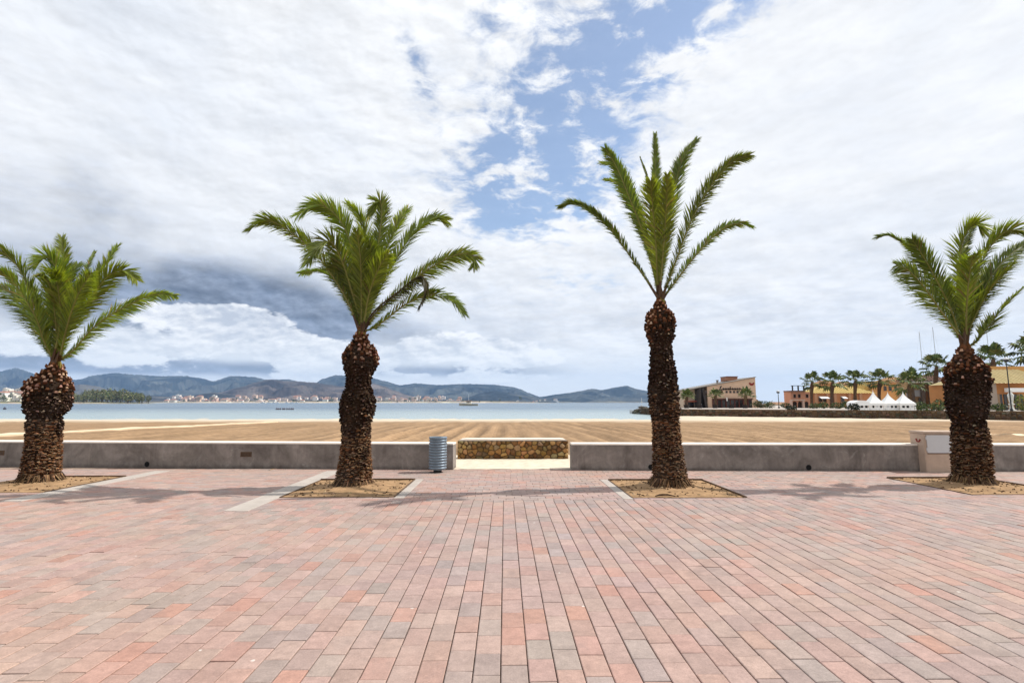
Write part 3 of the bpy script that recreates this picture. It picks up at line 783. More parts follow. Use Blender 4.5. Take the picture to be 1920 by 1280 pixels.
def date_palm(n, prof, crown, fronds, label, fill, rnd, tone):
    X, Y = PALM_X[n], PALM_Y[n]
    root = thing('date_palm', (X, Y, 0), label, 'palm tree', 'date palms planted along the plaza')
    pr = []                                                        # (z, cx, r), bottom to top
    for py, xl, xr in sorted(prof, reverse=True):
        a, c = P(xl, py, Y), P(xr, py, Y); pr.append((a.z, (a.x+c.x)/2, (c.x-a.x)/2*0.95*math.cos(math.atan2(X, Y))))
    pr[0] = (0.03, pr[0][1], pr[0][2])
    def at(z):
        for (za, ca, ra), (zb, cb, rb) in zip(pr, pr[1:]):
            if z <= zb: u = max(0, (z-za)/(zb-za)); return ca+(cb-ca)*u, ra+(rb-ra)*u
        return pr[-1][1], pr[-1][2]
    zt = pr[-1][0]
    b = MB().mat('bark'); NZ, NA = 60, 28; o = len(b.v)
    for j in range(NZ+1):
        z = 0.0 + zt*j/NZ; cx, r = at(z)
        for i in range(NA):
            a = 2*math.pi*i/NA; rr = r*0.90*(1+0.06*fbm((math.cos(a)*2, math.sin(a)*2, z*4+n)))
            b.v.append((cx+rr*math.cos(a), Y+rr*math.sin(a), z))
    for j in range(NZ):
        for i in range(NA): b.face([o+j*NA+i, o+j*NA+(i+1)%NA, o+(j+1)*NA+(i+1)%NA, o+(j+1)*NA+i], jit((0.030,0.017,0.010), 0.3, rnd))
    b.face([o+NZ*NA+i for i in range(NA)], (0.05,0.03,0.015))
    trunk = b.build('trunk', root)
    # old leaf bases in a spiral: frayed and flat below, cut stubs higher up, fresh reddish stubs at the top
    b = MB().mat('bark'); z = 0.05; k = 0
    zone = lambda u: (0 if u < (0.46, 0.36, 0.40, 0.40)[n] else (1 if u < (0.80, 0.83, 0.87, 0.85)[n] else 2))
    while z < zt-0.01:
        cx, r = at(z); u = z/zt; zn = zone(u + rnd.gauss(0, 0.05) + 0.10*mnoise.noise(Vector((k*2.39996 % 6.283, u*3, n))))
        a = k*2.39996 + rnd.uniform(-0.13, 0.13)
        N_ = Vector((math.cos(a), math.sin(a), 0)); S_ = Vector((-math.sin(a), math.cos(a), 0)); U_ = Vector((0,0,1))
        p = Vector((cx, Y, z)) + N_*r*0.84
        if zn == 0:
            w, h, out, rise = rnd.uniform(.022,.056), rnd.uniform(.003,.010), r*0.12+rnd.uniform(.0,.022), rnd.uniform(-.02,.05); th_ = rnd.gauss(0, .13); S_, U_ = S_*math.cos(th_)+U_*math.sin(th_), U_*math.cos(th_)-S_*math.sin(th_)
            lz = (1.45, 1.25, 1.15, 0.85)[n]; body = jit(rnd.choice([(0.10,0.050,0.024),(0.13,0.068,0.033),(0.05,0.026,0.014),(0.17,0.098,0.052),(0.03,0.016,0.010),(0.07,0.036,0.018)]), 0.3, rnd); body = tuple(x*lz*q_ for x, q_ in zip(body, (1.15, 0.96, 0.85))); end = jit(rnd.choice([(0.19,0.125,0.080),(0.12,0.068,0.038),(0.075,0.042,0.024),(0.10,0.06,0.036)]), 0.35, rnd)
        elif zn == 1:
            w, h, out, rise = rnd.uniform(.014,.042), rnd.uniform(.006,.018), r*0.11+rnd.uniform(.0,.032), rnd.uniform(-.01,.06); th_ = rnd.gauss(0, .22); S_, U_ = S_*math.cos(th_)+U_*math.sin(th_), U_*math.cos(th_)-S_*math.sin(th_)
            body = jit((0.026,0.014,0.009), 0.45, rnd); end = jit((0.20,0.14,0.10) if rnd.random() < (0.22 if n == 0 else 0.07) else (0.042,0.026,0.018), 0.45, rnd)
        else:
            w, h, out, rise = rnd.uniform(.028,.046), rnd.uniform(.014,.026), r*0.12+rnd.uniform(.01,.045), rnd.uniform(.02,.06)
            body = jit((0.085,0.034,0.016), 0.4, rnd); end = jit((0.36,0.22,0.15) if rnd.random() < (0.62 if n < 2 else 0.30) else (0.13,0.055,0.028), 0.4, rnd)
        q = p + N_*out + U_*rise; tw = S_*rnd.uniform(-0.012, 0.012)
        e1 = 0.72
        v = [p-S_*w-U_*h*1.2, p+S_*w-U_*h*1.2, p+S_*w*0.7+U_*h*1.6, p-S_*w*0.7+U_*h*1.6,
             q-S_*w*e1-U_*h+tw, q+S_*w*e1-U_*h+tw, q+S_*w*e1*0.55+U_*h*0.9-N_*0.012+tw, q-S_*w*e1*0.55+U_*h*0.9-N_*0.012+tw]
        b.add(v, [(0,1,5,4),(1,2,6,5),(2,3,7,6),(3,0,4,7)], body)
        b.add(v[4:], [(0,1,2,3)], end)
        if zn == 0 and rnd.random() < 0.5:                         # loose fibres
            c = q + S_*rnd.uniform(-w, w); d_ = (N_*0.5+U_*rnd.uniform(-1,.3)+S_*rnd.uniform(-.6,.6)).normalized()*rnd.uniform(.03,.08)
            b.add([c-S_*.004, c+S_*.004, c+d_], [(0,1,2)], jit((0.22,0.14,0.075), .3, rnd))
        z += (0.00105 if zn == 0 else 0.00135 if zn == 1 else 0.0027)*(0.30/max(r, 0.12)); k += 1
    b.build('leaf_bases', trunk, kind='stuff')
    b = MB().mat('bark')                                           # skirt of roots and fibres at the foot
    cx, r = at(0.02)
    for k in range(260):
        a = rnd.uniform(0, 6.283); N_ = Vector((math.cos(a), math.sin(a), 0)); S_ = Vector((-math.sin(a), math.cos(a), 0))
        p = Vector((cx, Y, rnd.uniform(0.10, 0.20))) + N_*r*0.88; q = Vector((cx, Y, 0.02)) + N_*r*rnd.uniform(1.0, 1.32) + S_*rnd.uniform(-.05,.05)
        w = S_*rnd.uniform(.006,.016)
        b.add([p-w, p+w, q+w*0.5, q-w*0.5], [(0,1,2,3)], jit(rnd.choice([(0.11,0.062,0.032),(0.05,0.028,0.015),(0.19,0.115,0.06)]), .3, rnd))
    b.build('root_skirt', trunk, kind='stuff')
    # spear of young leaf stalks between trunk and fronds
    c0 = P(crown[0], crown[1], Y)
    b = MB().mat('bark'); cx, r = at(zt)
    for k in range(26):
        a = k*2.4; rr = r*0.80*math.sqrt((k+0.5)/26)
        p = Vector((cx+rr*math.cos(a), Y+rr*math.sin(a), zt-0.06)); q = Vector((c0.x+rr*0.62*math.cos(a), Y+rr*0.62*math.sin(a), c0.z+rnd.uniform(-.06,.10)))
        b.tube([p, (p+q)/2+Vector((math.cos(a), math.sin(a), 0))*.012, q], [.040, .032, .020], 5, jit((0.12,0.05,0.02) if k % 3 else (0.16,0.13,0.035), .3, rnd))
    b.build('crown_shaft', root)
    def mk(pxs, dtip, **kw):
        a = rnd.uniform(0, 6.283); m = len(pxs)
        base = c0 + Vector((rnd.uniform(-.05,.05), rnd.uniform(-.06,.06), rnd.uniform(-.05,.02)))
        pts = [base]
        for i, (px, py) in enumerate(pxs):
            u = (i+1)/m; pts.append(P(px, py, Y + dtip*u**1.3))
        b = MB(); frond(b, pts, rnd, tone=tone*rnd.uniform(0.72, 1.3), **kw); b.build('frond', root)
    for fr in fronds:
        kw = dict(fr[2]) if len(fr) > 2 else {}
        if n == 2: kw['lmax'] = kw.get('lmax', 0.46)*0.80           # the tallest palm has a thinner crown
        mk(fr[0], fr[1], **kw)
    for (pxs, dt) in fill[:(len(fill)+1)//2]: mk(pxs, dt)
    return root

PR1 = [(800,421,477),(785,424,475),(760,429,476),(745,431,476),(728,432,477),(723,433.5,475),(719,432,477),(715,428,484),(708,428,488),(700,428,489),(690,428,488),(685,432,486),(680,441,482),(675,449,478),(671,454.5,475),(666,457,474)]
PR2 = [(804,762,811),(796,766,810),(784,768,811),(760,772.5,809),(742,774.5,808.5),(728,774,809),(718,771,813),(706,772,815),(699,775,812),(690,779,808.5),(682,780,808.5),(674,778,812),(664,775.5,817),(655,776,816),(649,780,812.5),(643,786,807),(637,789,804),(632,790,803)]
PR3 = [(804,1107,1155),(794,1109,1152),(782,1110,1151),(749,1110.5,1145),(726,1110,1142),(716,1107.5,1143.5),(696,1105.5,1141.5),(676,1106.5,1139.5),(660,1108.5,1136),(648,1109,1133.5),(641,1108,1134),(634,1104,1137.5),(620,1103,1138),(612,1105,1136),(607,1110.5,1130),(603,1114,1127),(598,1115.5,1126)]
PR4 = [(802,1431,1487),(786,1434,1484),(768,1432,1483),(742,1431.7,1480),(732,1433.5,1475),(726,1434,1474),(719,1428,1477),(700,1425,1480),(684,1423.5,1482),(672,1425,1479),(665,1430,1472),(659,1436,1464),(653,1440.5,1459),(648,1442,1457.5)]
date_palm(0, PR1, (466,664), [
    ([(452,625),(440,589),(424,557),(404,541),(384,538)], -0.5), ([(452,634),(436,604),(412,584),(386,576)], 0.5),
    ([(471,620),(470,590),(464,566),(452,566)], -0.9, {'vang':0.1}), ([(468,600),(468,566),(458,549),(445,557)], -0.3),
    ([(470,610),(475,560),(473,527)], 0.3), ([(478,612),(494,574),(509,542)], 0.9, {'lmax':0.24}),
    ([(482,622),(502,585),(520,556),(533,537)], 0.5), ([(484,622),(502,596),(522,570),(540,563),(554,573)], -0.2),
    ([(484,650),(510,622),(540,603),(572,589),(597,590)], -0.4, {'lmax':0.34}),
    ([(454,640),(444,612),(420,575),(398,560)], -0.8), ([(478,625),(490,590),(505,565)], -0.9)],
    'leftmost date palm with a stout shaggy trunk, cut by the picture edge',
    [([(466,615),(460,580),(455,570)], -0.8), ([(472,610),(482,570),(490,556)], 0.6), ([(455,620),(440,590),(434,574)], 0.9), ([(475,620),(484,600),(492,590)], -1.1), ([(460,625),(450,600),(446,588)], -1.2), ([(473,630),(488,606),(500,594)], 0.2)], random.Random(1), 1.12)
date_palm(1, PR2, (797,630), [
    ([(780,592),(752,550),(722,522),(696,509),(677,517)], -0.4), ([(793,583),(785,533),(770,504),(750,492),(728,503)], -0.6),
    ([(788,590),(777,555),(764,532),(750,538),(738,556)], -0.9), ([(784,598),(766,570),(750,563),(731,566)], 0.5, {'lmax':0.36}),
    ([(800,580),(802,530),(796,506),(781,490)], 0.5, {'vang':0.9}), ([(806,575),(815,535),(819,500),(816,488),(806,503)], -0.2, {'lmax':0.36}),
    ([(806,585),(822,545),(836,513),(847,496)], 0.4), ([(808,600),(832,555),(854,522),(874,507),(888,508)], 0.1),
    ([(814,608),(848,577),(877,557),(903,545),(919,549),(918,558)], -0.2, {'lmax':0.36}),
    ([(812,606),(838,585),(854,572),(864,570),(867,584),(859,603)], -0.5, {'dead':True, 'lmax':0.22}),
    ([(812,624),(849,597),(876,589),(896,596),(908,610)], -0.3, {'lmax':0.36}),
    ([(788,595),(772,560),(758,545)], 0.9), ([(805,590),(816,560),(826,545)], -0.8)],
    'second date palm from the left, full arching crown with one withered hanging frond',
    [([(797,590),(796,550),(792,520)], -0.7), ([(803,590),(808,556),(806,530)], -0.5), ([(790,590),(776,566),(766,556)], -0.2), ([(795,585),(790,550),(780,525)], 0.8), ([(808,600),(820,575),(836,556)], 0.9), ([(788,605),(770,585),(757,580)], 0.3), ([(800,600),(804,572),(812,556)], -1.2), ([(794,600),(788,575),(784,562)], -1.2)], random.Random(2), 1.0)
date_palm(2, PR3, (1120.5,592), [
    ([(1098,562),(1070,523),(1046,500),(1026,490),(1011,493)], 0.2, {'lmax':0.33, 'vang':0.75}), ([(1106,533),(1087,484),(1073,451),(1061,431)], -0.2),
    ([(1102,520),(1088,480),(1074,452),(1056,446)], 0.4, {'lmax':0.33}), ([(1104,530),(1088,492),(1074,469),(1060,464)], 0.9, {'lmax':0.33}),
    ([(1113,530),(1107,468),(1098.5,440)], 0.3, {'lmax':0.10}), ([(1117,530),(1115.5,460),(1114.8,415)], 0.3, {'lmax':0.33}),
    ([(1124,535),(1127,490),(1128,459)], -0.9, {'vang':0.0}), ([(1126,536),(1136,474),(1145,443),(1160,421)], 0.3),
    ([(1134,562),(1153,511),(1173,475),(1196,447),(1217,438)], -0.3, {'lmax':0.50}), ([(1133,580),(1161,544),(1186,519),(1205,512),(1219,516)], -0.1, {'lmax':0.33, 'vang':0.75})],
    'tallest date palm, with a slim trunk and sparse upright crown',
    [([(1116,540),(1112,490),(1110,466)], -0.8), ([(1123,545),(1130,500),(1134,480)], -0.3)], random.Random(3), 0.92)
date_palm(3, PR4, (1450,645), [
    ([(1432,610),(1404,556),(1388,538),(1371,526),(1356,526)], 0.2, {'lmax':0.33}), ([(1436,608),(1416,567),(1402,543),(1393,529)], -0.3),
    ([(1428,612),(1406,581),(1388,562),(1376,557)], -0.5), ([(1448,600),(1445,548),(1451,523),(1461,513),(1469,521)], -0.3),
    ([(1446,600),(1449,545),(1463,508)], 0.5, {'lmax':0.24}), ([(1458,595),(1466,559),(1484,529),(1504,519),(1524,534)], -0.5),
    ([(1460,605),(1478,570),(1500,545),(1524,530)], 0.3), ([(1462,610),(1480,580),(1503,556)], -0.2), ([(1462,640),(1478,620),(1498,596),(1530,566)], 0.0, {'lmax':0.36})],
    'rightmost date palm with a dark bulging trunk beside the service cabinet',
    [([(1452,600),(1456,560),(1462,545)], -0.8), ([(1440,610),(1428,580),(1422,570)], 0.7), ([(1455,605),(1464,575),(1474,560)], 0.8), ([(1448,610),(1442,580),(1440,568)], -1.0), ([(1456,610),(1466,585),(1478,574)], -1.0)], random.Random(4), 0.92)
# a bent dry stalk lying in the third pit
p0 = G(1116, 806.3, 0.03)
b = MB().mat('bark'); b.tube([G(1115, 806.6, 0.02), G(1120, 805.2, 0.035), G(1128, 805.0, 0.035), G(1137, 806.8, 0.02)], [.008, .014, .014, .008], 6, (0.05,0.03,0.018))
b.build('dry_stalk', origin=p0, label='bent dry palm stalk lying on the soil in front of the tallest date palm', cat='stalk')

# ------------------------------------------------------------------ right-hand quay: ground, bank, planting
QZ = 0.42
qa, qb, qc = Vector((P(1146, 714, 74).x, 74, 0)), Vector((P(1290, 714, 66).x, 66, 0)), Vector((P(1514, 716, 55).x, 55, 0))
qd = Vector((qc.x+40, 40, 0)); q_end = Vector((P(1100, 714, 92).x, 92, 0))
edge = [q_end, Vector((P(1118, 714, 82).x, 82, 0)), qa, qb, qc, qd]
b = MB().mat('strip')
top = [(p.x, p.y+0.5, QZ) for p in edge] + [(180, 40, QZ), (180, 230, QZ), (P(1128, 706, 230).x, 230, QZ), (P(1112, 706, 130).x, 130, QZ)]
b.add(top, [tuple(range(len(top)))])
b.add([(x, y, -1.2) for x, y, z in top] + top, [(i, (i+1) % len(top), len(top)+(i+1) % len(top), len(top)+i) for i in range(len(top))])
b.build('quay', kind='structure')
bank = thing('bank_wall', (qb.x, qb.y, -0.3), 'low brown stone bank wall between the sand and the quay', 'wall')
rb = random.Random(21); b = MB().mat('stone'); core = MB().mat('mortar')
for p, q in zip(edge, edge[1:]):
    L = (q-p).length; d = (q-p)/L; n_ = Vector((-d.y, d.x, 0))
    if n_.y > 0: n_ = -n_
    c0, c1 = p+n_*0.05, q+n_*0.05
    core.add([(c0.x, c0.y, -0.7), (c1.x, c1.y, -0.7), (c1.x, c1.y, QZ+0.16), (c0.x, c0.y, QZ+0.16), (c0.x-n_.x*.5, c0.y-n_.y*.5, -0.7), (c1.x-n_.x*.5, c1.y-n_.y*.5, -0.7), (c1.x-n_.x*.5, c1.y-n_.y*.5, QZ+0.16), (c0.x-n_.x*.5, c0.y-n_.y*.5, QZ+0.16)],
             [(0,1,2,3), (7,6,5,4), (3,2,6,7)])
    m = int(L/0.42)
    for i in range(m):
        for z in (-0.42, -0.16, 0.10, 0.34):
            c = p + d*(i+0.5+rb.uniform(-.2,.2))*0.42 + n_*0.10; w, h = rb.uniform(.14,.22), rb.uniform(.09,.14); e = d*w
            tn = jit(rb.choice([(0.105,0.068,0.040),(0.075,0.048,0.03),(0.085,0.075,0.05),(0.13,0.085,0.055)]), .3, rb)
            zc = z + rb.uniform(-.04,.04); o = n_*rb.uniform(.03,.12)
            v = [c-e+Vector((0,0,zc-h)), c+e+Vector((0,0,zc-h)), c+e+Vector((0,0,zc+h)), c-e+Vector((0,0,zc+h)), c-e*.6+o+Vector((0,0,zc-h*.6)), c+e*.6+o+Vector((0,0,zc-h*.6)), c+e*.6+o+Vector((0,0,zc+h*.6)), c-e*.6+o+Vector((0,0,zc+h*.6))]
            b.add(v, [(4,5,6,7),(0,1,5,4),(1,2,6,5),(2,3,7,6),(3,0,4,7)], tn)
core.build('wall_core', bank); b.build('stones', bank, kind='stuff')

def leafy(b, c, rx, ry, rz, n, size, cols, rnd):
    """clump of small leaf faces through a volume"""
    for _ in range(n):
        d = Vector((rnd.gauss(0,1), rnd.gauss(0,1), rnd.gauss(0,1))).normalized()*rnd.uniform(0.55, 1.0)
        d *= 1 + 0.28*mnoise.noise(Vector((d.x*2.2+c[0], d.y*2.2+c[1], d.z*2.2)))
        p = Vector((c[0]+d.x*rx, c[1]+d.y*ry, c[2]+d.z*rz))
        a = Vector((rnd.gauss(0,1), rnd.gauss(0,1), rnd.gauss(0,1))).normalized(); e = a.cross(Vector((rnd.gauss(0,1), rnd.gauss(0,1), rnd.gauss(0,1)))).normalized()
        s_ = size*rnd.uniform(.6, 1.4)
        b.add([p-a*s_, p+e*s_*.5, p+a*s_, p-e*s_*.5], [(0,1,2,3)], jit(rnd.choice(cols), .35, rnd))
GREENS = [(0.045,0.075,0.018),(0.07,0.10,0.022),(0.03,0.05,0.014),(0.09,0.11,0.025)]
DARKG = [(0.018,0.026,0.010),(0.028,0.035,0.013),(0.012,0.016,0.008)]
def shrub(name, px, py, Y, w, h, cols, label, cat='shrub', group=None, seed=1, flat=0.6):
    rnd = random.Random(seed); p = P(px, py, Y); r = thing(name, (p.x, Y, QZ), label, cat, group)
    b = MB().mat('bark')
    for k in range(5): b.tube([(p.x+rnd.uniform(-.2,.2)*w, Y, QZ), (p.x+rnd.uniform(-.4,.4)*w, Y+rnd.uniform(-.2,.2), QZ+h*.6)], [.04,.02], 5, (0.06,0.04,0.02))
    b.build('stem', r)
    b = MB().mat('leaf'); leafy(b, (p.x, Y, QZ+h*.5), w/2, flat, h*.52, int(260*max(1, w*h*0.35)), 0.13, cols, rnd); b.build('foliage', r)
    return r
shrub('hedge', 1412, 714, 60, 3.6, 0.9, GREENS, 'clipped green hedge on the quay left of the rightmost date palm', 'hedge', seed=2)
shrub('dark_shrub', 1330, 714, 64.2, 1.5, 0.95, DARKG, 'dark round shrub in front of the left end of the white marquees', seed=3)
shrub('dark_shrub', 1262, 713, 70, 1.6, 0.7, DARKG, 'dark low shrub on the bank below the pink pavilion', seed=4)
shrub('flowering_shrub', 1511, 704, 66, 1.4, 2.2, [(0.13,0.17,0.02),(0.20,0.20,0.03),(0.08,0.11,0.02)], 'yellow-green shrub before the orange house at the right edge', seed=6)

# ------------------------------------------------------------------ fan palms on the quay
def fan_palm(px, ytop, ybase, Y, spread, seed, label, lean=0.0, old=True, grp='fan palms on the quay', dark=1.0):
    rnd = random.Random(seed); base = P(px, ybase, Y); base.z = QZ-0.02; top = P(px+lean, ytop, Y); H = top.z - QZ; cr = spread
    cr = spread = spread*1.42; r = thing('fan_palm', base, label, 'palm tree', grp)
    cz = Vector((top.x, Y, top.z - cr*0.75))
    b = MB().mat('bark'); pts = [base.lerp(cz, k/8)+Vector((0.04*math.sin(k), 0, 0)) for k in range(9)]
    rt = 0.05*cr + 0.16
    b.tube(pts, [rt*1.25, rt*1.05, rt, rt*.95, rt*.95, rt*1.05, rt*1.2, rt*1.25, rt*.8], 9, jit((0.13,0.08,0.048), .2, rnd))
    for k in range(90):
        u = rnd.random()**0.7; p = base.lerp(cz, u); a = rnd.uniform(0, 6.283); N_ = Vector((math.cos(a), math.sin(a), 0)); q = p+N_*rt*0.95; S_ = Vector((-N_.y, N_.x, 0))*.05
        b.add([q-S_, q+S_, q+N_*.10+Vector((0,0,.10))], [(0,1,2)], jit((0.10,0.065,0.04), .4, rnd))
    b.build('trunk', r)
    b = MB().mat('leaf'); nl = 20
    for k in range(nl):
        a = k*2.39996; u = (k+0.5)/nl; elv = R(85) - u*R(118 if old else 95)
        D = Vector((math.cos(a)*math.cos(elv), math.sin(a)*math.cos(elv), math.sin(elv)))
        pl_ = cr*rnd.uniform(.45,.75); hub = cz + D*pl_ + Vector((0,0,-.06*pl_*u))
        b.tube([cz, cz+D*pl_*.5, hub], [.03,.024,.016], 4, (0.10,0.12,0.03))
        S_ = D.cross(Vector((0,0,1)));  S_ = S_.normalized() if S_.length > .1 else Vector((1,0,0)); U_ = S_.cross(D)
        fr = cr*rnd.uniform(.46,.60); nb = 13
        for j in range(nb):
            q = (j/(nb-1)-.5)*R(250); bd = (D*math.cos(q)+S_*math.sin(q)); bd = (bd - U_*0.12*abs(math.sin(q))).normalized()
            ll = fr*(0.75+0.25*math.cos(q)); w = (S_*math.cos(q)-D*math.sin(q))*ll*0.13
            m_ = hub+bd*ll*.6; e_ = hub+bd*ll+Vector((0,0,-1))*ll*rnd.uniform(.15,.45)
            b.add([hub, m_+w, e_, m_-w], [(0,1,2,3)], tuple(x*dark for x in jit(rnd.choice([(0.075,0.11,0.026),(0.11,0.145,0.034),(0.05,0.075,0.02),(0.15,0.17,0.04)]), .3, rnd)))
    b.build('crown', r)
    return r
FP = [(1284,674.5,712,100,1.55,'leftmost fan palm of the row, standing beside the pink pavilion'),
      (1306,673,714,98,1.75,'second fan palm of the row, in front of the long terracotta house'),
      (1331,672,713,98,1.55,'third fan palm of the row, left of the marquee peaks'),
      (1357,671,713,98,1.75,'fan palm rising behind the white marquee peaks'),
      (1390,671.5,718,78,1.75,'bushy fan palm at the right end of the white marquees'),
      (1418,655,717,90,1.85,'large fan palm half hidden behind the left side of the rightmost date palm'),
      (1479,645,717,84,2.0,'large fan palm showing behind the right side of the rightmost date palm'),
      (1523,634,717,80,2.2,'fan palm cut off by the right edge of the picture')]
for i, f in enumerate(FP): fan_palm(*f[:5], 40+i, f[5])
SP = [(1149,692.5,713,99,1.1,'small potted fan palm at the left corner of the slanted restaurant'), (1180,691.5,713,99,1.05,'small fan palm in a tub before the left of the restaurant windows'),
      (1212.5,690.5,713,99,1.15,'small fan palm in a tub before the right of the restaurant windows')]
for i, f in enumerate(SP): fan_palm(*f[:5], 60+i, f[5], grp='small palms in front of the restaurant', old=False)
def tub(px, label):
    p = P(px, 713, 98.4); b = MB().mat('tint'); b.tint = (0.035,0.025,0.02)
    b.lathe((p.x, 98.4, QZ), [(0.42,0),(0.52,0.55),(0.56,0.56),(0.56,0.66),(0.48,0.66),(0.46,0.6)], 14); t_ = b.build('planter_tub', origin=(p.x, 98.4, QZ), label=label, cat='planter', group='planter tubs along the restaurant front')
for px, l in ((1149,'leftmost dark planter tub, at the restaurant left corner'),(1163,'second dark planter tub from the left, before the slanted black columns'),(1180,'third dark planter tub from the left along the restaurant'),(1197.5,'dark planter tub before the middle of the restaurant windows'),(1212.5,'rightmost dark planter tub along the restaurant')): tub(px, l)

# ------------------------------------------------------------------ buildings on the quay
def rect(b, x0, x1, y0, y1, Y, d0, d1, tint):
    """block covering pixel rectangle x0..x1, y0..y1 at distance Y; d0,d1 offsets along y"""
    a, c = P(x0, y1, Y), P(x1, y0, Y); b.box(a.x, c.x, Y+d0, Y+d1, a.z, c.z, tint)
def poly_px(pts, Y): return [(P(x, y, Y).x, P(x, y, Y).z) for x, y in pts]
PINKW, TERRA, YEL, ORG = (0.62,0.43,0.30), (0.46,0.20,0.085), (0.50,0.36,0.16), (0.42,0.19,0.07)
Y = 105.0
rs = thing('restaurant', (P(1185,713,Y).x, Y, QZ), 'pink restaurant with slanted roofline, script sign and dark glazed front', 'building')
def gz(px): return QZ
def wallpoly(b, top, Y, d0, d1, tint):
    p = poly_px(top, Y); b.prism([(p[0][0], QZ-0.1), (p[-1][0], QZ-0.1)] + p[::-1], Y+d0, Y+d1, tint)
b = MB().mat('tint'); wallpoly(b, [(1171,688.2),(1223,678.3)], Y, 0, 8, PINKW); b.build('wall', rs)
b = MB().mat('tint'); wallpoly(b, [(1149,692.4),(1171,688.6)], Y, 2, 7, (0.60,0.46,0.33)); b.build('side_wing', rs)
b = MB().mat('tint'); p = poly_px([(1147.5,691.8),(1223.4,677.6),(1223.4,678.25),(1147.5,692.5)], Y); b.prism([p[3],p[2],p[1],p[0]], Y-.25, Y+8.3, (0.20,0.18,0.16)); rf = b.build('roof', rs)
b = MB().mat('tint'); rect(b, 1199, 1211, 677.0, 681.5, Y, 3, 6, (0.36,0.17,0.10)); rect(b, 1198.5, 1211.5, 676.4, 677.0, Y, 2.8, 6.2, (0.15,0.07,0.045)); b.build('roof_box', rf)
b = MB().mat('tint'); q = P(1188.8, 684.5, Y); b.lathe((q.x, Y+3, q.z-.4), [(.22,0),(.22,1.0),(.30,1.02),(.30,1.15)], 10, (0.22,0.19,0.17)); b.build('flue', rf)
for x in (1170, 1186.3, 1192.2, 1196.2, 1200.2, 1204.0):
    b = MB().mat('tint'); w = 1.15 if x != 1186.3 else 1.7
    rect(b, x-w, x+w, 692.8, 695.3, Y, -.06, -.003, (0.20,0.13,0.095)); f = b.build('window', rs)
    b = MB().mat('glass'); rect(b, x-w+.3, x+w-.3, 693.1, 695.0, Y, -.075, -.062, None); b.build('pane', f)
b = MB().mat('tint'); rect(b, 1176.6, 1219.8, 701, 702, Y, -.5, -.003, (0.12,0.06,0.04)); b.build('canopy', rs)
xs_ = np.linspace(1177, 1219.4, 10)
for i in range(9):
    b = MB().mat('tint'); rect(b, xs_[i], xs_[i]+.6, 702.0, 713.1, Y, -.16, -.003, (0.10,0.028,0.02)); rect(b, xs_[i]+.6, xs_[i+1], 702.0, 702.8, Y, -.16, -.003, (0.10,0.028,0.02)); rect(b, xs_[i]+.6, xs_[i+1], 711.2, 713.1, Y, -.16, -.003, (0.11,0.03,0.02)); f = b.build('glazing_bay', rs)
    b = MB().mat('glass'); rect(b, xs_[i]+.6, xs_[i+1], 702.8, 711.2, Y, -.07, -.004, None); b.build('pane', f)
for (xa, xb) in ((1161.4,1163.8),(1164.5,1171.0)):
    b = MB().mat('tint'); w_ = 2.2; p = poly_px([(xa,713.2),(xa+w_,713.2),(xa+w_,690.2),(xa,690.6)], Y) if xa < 1162 else poly_px([(1169.2,713.2),(1171.6,713.2),(1166.6,690.0),(1164.2,690.2)], Y)
    b.prism(p, Y-.6, Y+1.9, (0.05,0.04,0.035)); b.build('column', rs)
b = MB().mat('white'); p = poly_px([(1163.8,713.1),(1168.6,713.1),(1165.2,699.5),(1163.8,698)], Y); b.prism(p, Y+1.0, Y+1.2); b.build('canvas_screen', rs)
b = MB().mat('tint'); rect(b, 1150, 1161, 703.6, 704.8, Y, .6, 1.98, (0.26,0.06,0.04)); b.build('awning', rs)
b = MB().mat('glass'); rect(b, 1151, 1160.5, 705.2, 711.8, Y, 1.93, 1.995, None); b.build('window', rs)
# script sign: brush strokes, too small to read in the photograph
b = MB().mat('signink')
def stroke(pts, r_=.075): b.tube([P(x, y, Y) + Vector((0,-.10,0)) for x, y in pts], r_, 5)
stroke([(1186.6,687.9),(1185.6,688.4),(1185.2,690.2),(1184.3,692.0),(1185.8,692.0),(1187.4,691.4)], .11)
x = 1187.6
for k, tall in enumerate((0,0,0,1,0,0,0,0)):
    if tall: stroke([(x+.9,688.4),(x+.5,690.0),(x+.3,691.8),(x+1.1,691.7),(x+1.5,690.8),(x+.7,690.3)], .10)
    else: stroke([(x+1.5,690.2),(x+.7,690.0),(x+.3,691.0),(x+.8,691.8),(x+1.5,691.2),(x+1.7,690.2),(x+1.8,691.7),(x+2.3,691.6)], .085)
    x += 2.55 if not tall else 2.2
b.build('sign_lettering', rs)
b = MB().mat('red'); c_ = []
for k in range(13):
    a = math.pi*(1.0+k/12); c_.append((1219.2+2.9*math.cos(a), 684.3-3.0*math.sin(a)))
inner = [(1219.2+(x-1219.2)*.55, 683.6+(y-684.3)*.45) for x, y in c_]
p = poly_px(c_ + inner[::-1], Y)
n_ = len(c_); v = [(x, Y-.09, z) for x, z in p] + [(x, Y-.002, z) for x, z in p]; m_ = len(p)
b.add(v, [(i, i+1, m_-2-i, m_-1-i) for i in range(n_-1)] + [(i, (i+1) % m_, m_+(i+1) % m_, m_+i) for i in range(m_)]); b.build('emblem', rs)
b = MB().mat('tint'); p = poly_px([(1223.2,700),(1227,702.5),(1232,706.5),(1238,711)], Y); b.prism([(p[0][0], QZ-.1), (p[-1][0], QZ-.1)] + p[::-1], Y+.5, Y+6, (0.27,0.20,0.14)); b.build('ramp_wall', rs)
b = MB().mat('tint'); rect(b, 1190.6, 1191.6, 700.2, 703.8, Y, -.7, -.52, (0.75,0.72,0.68)); b.build('lamp', rs)
shrub('planting', 1229, 711, 101, 3.6, 1.5, GREENS+DARKG, 'green planting at the foot of the restaurant ramp', seed=9, flat=1.0)

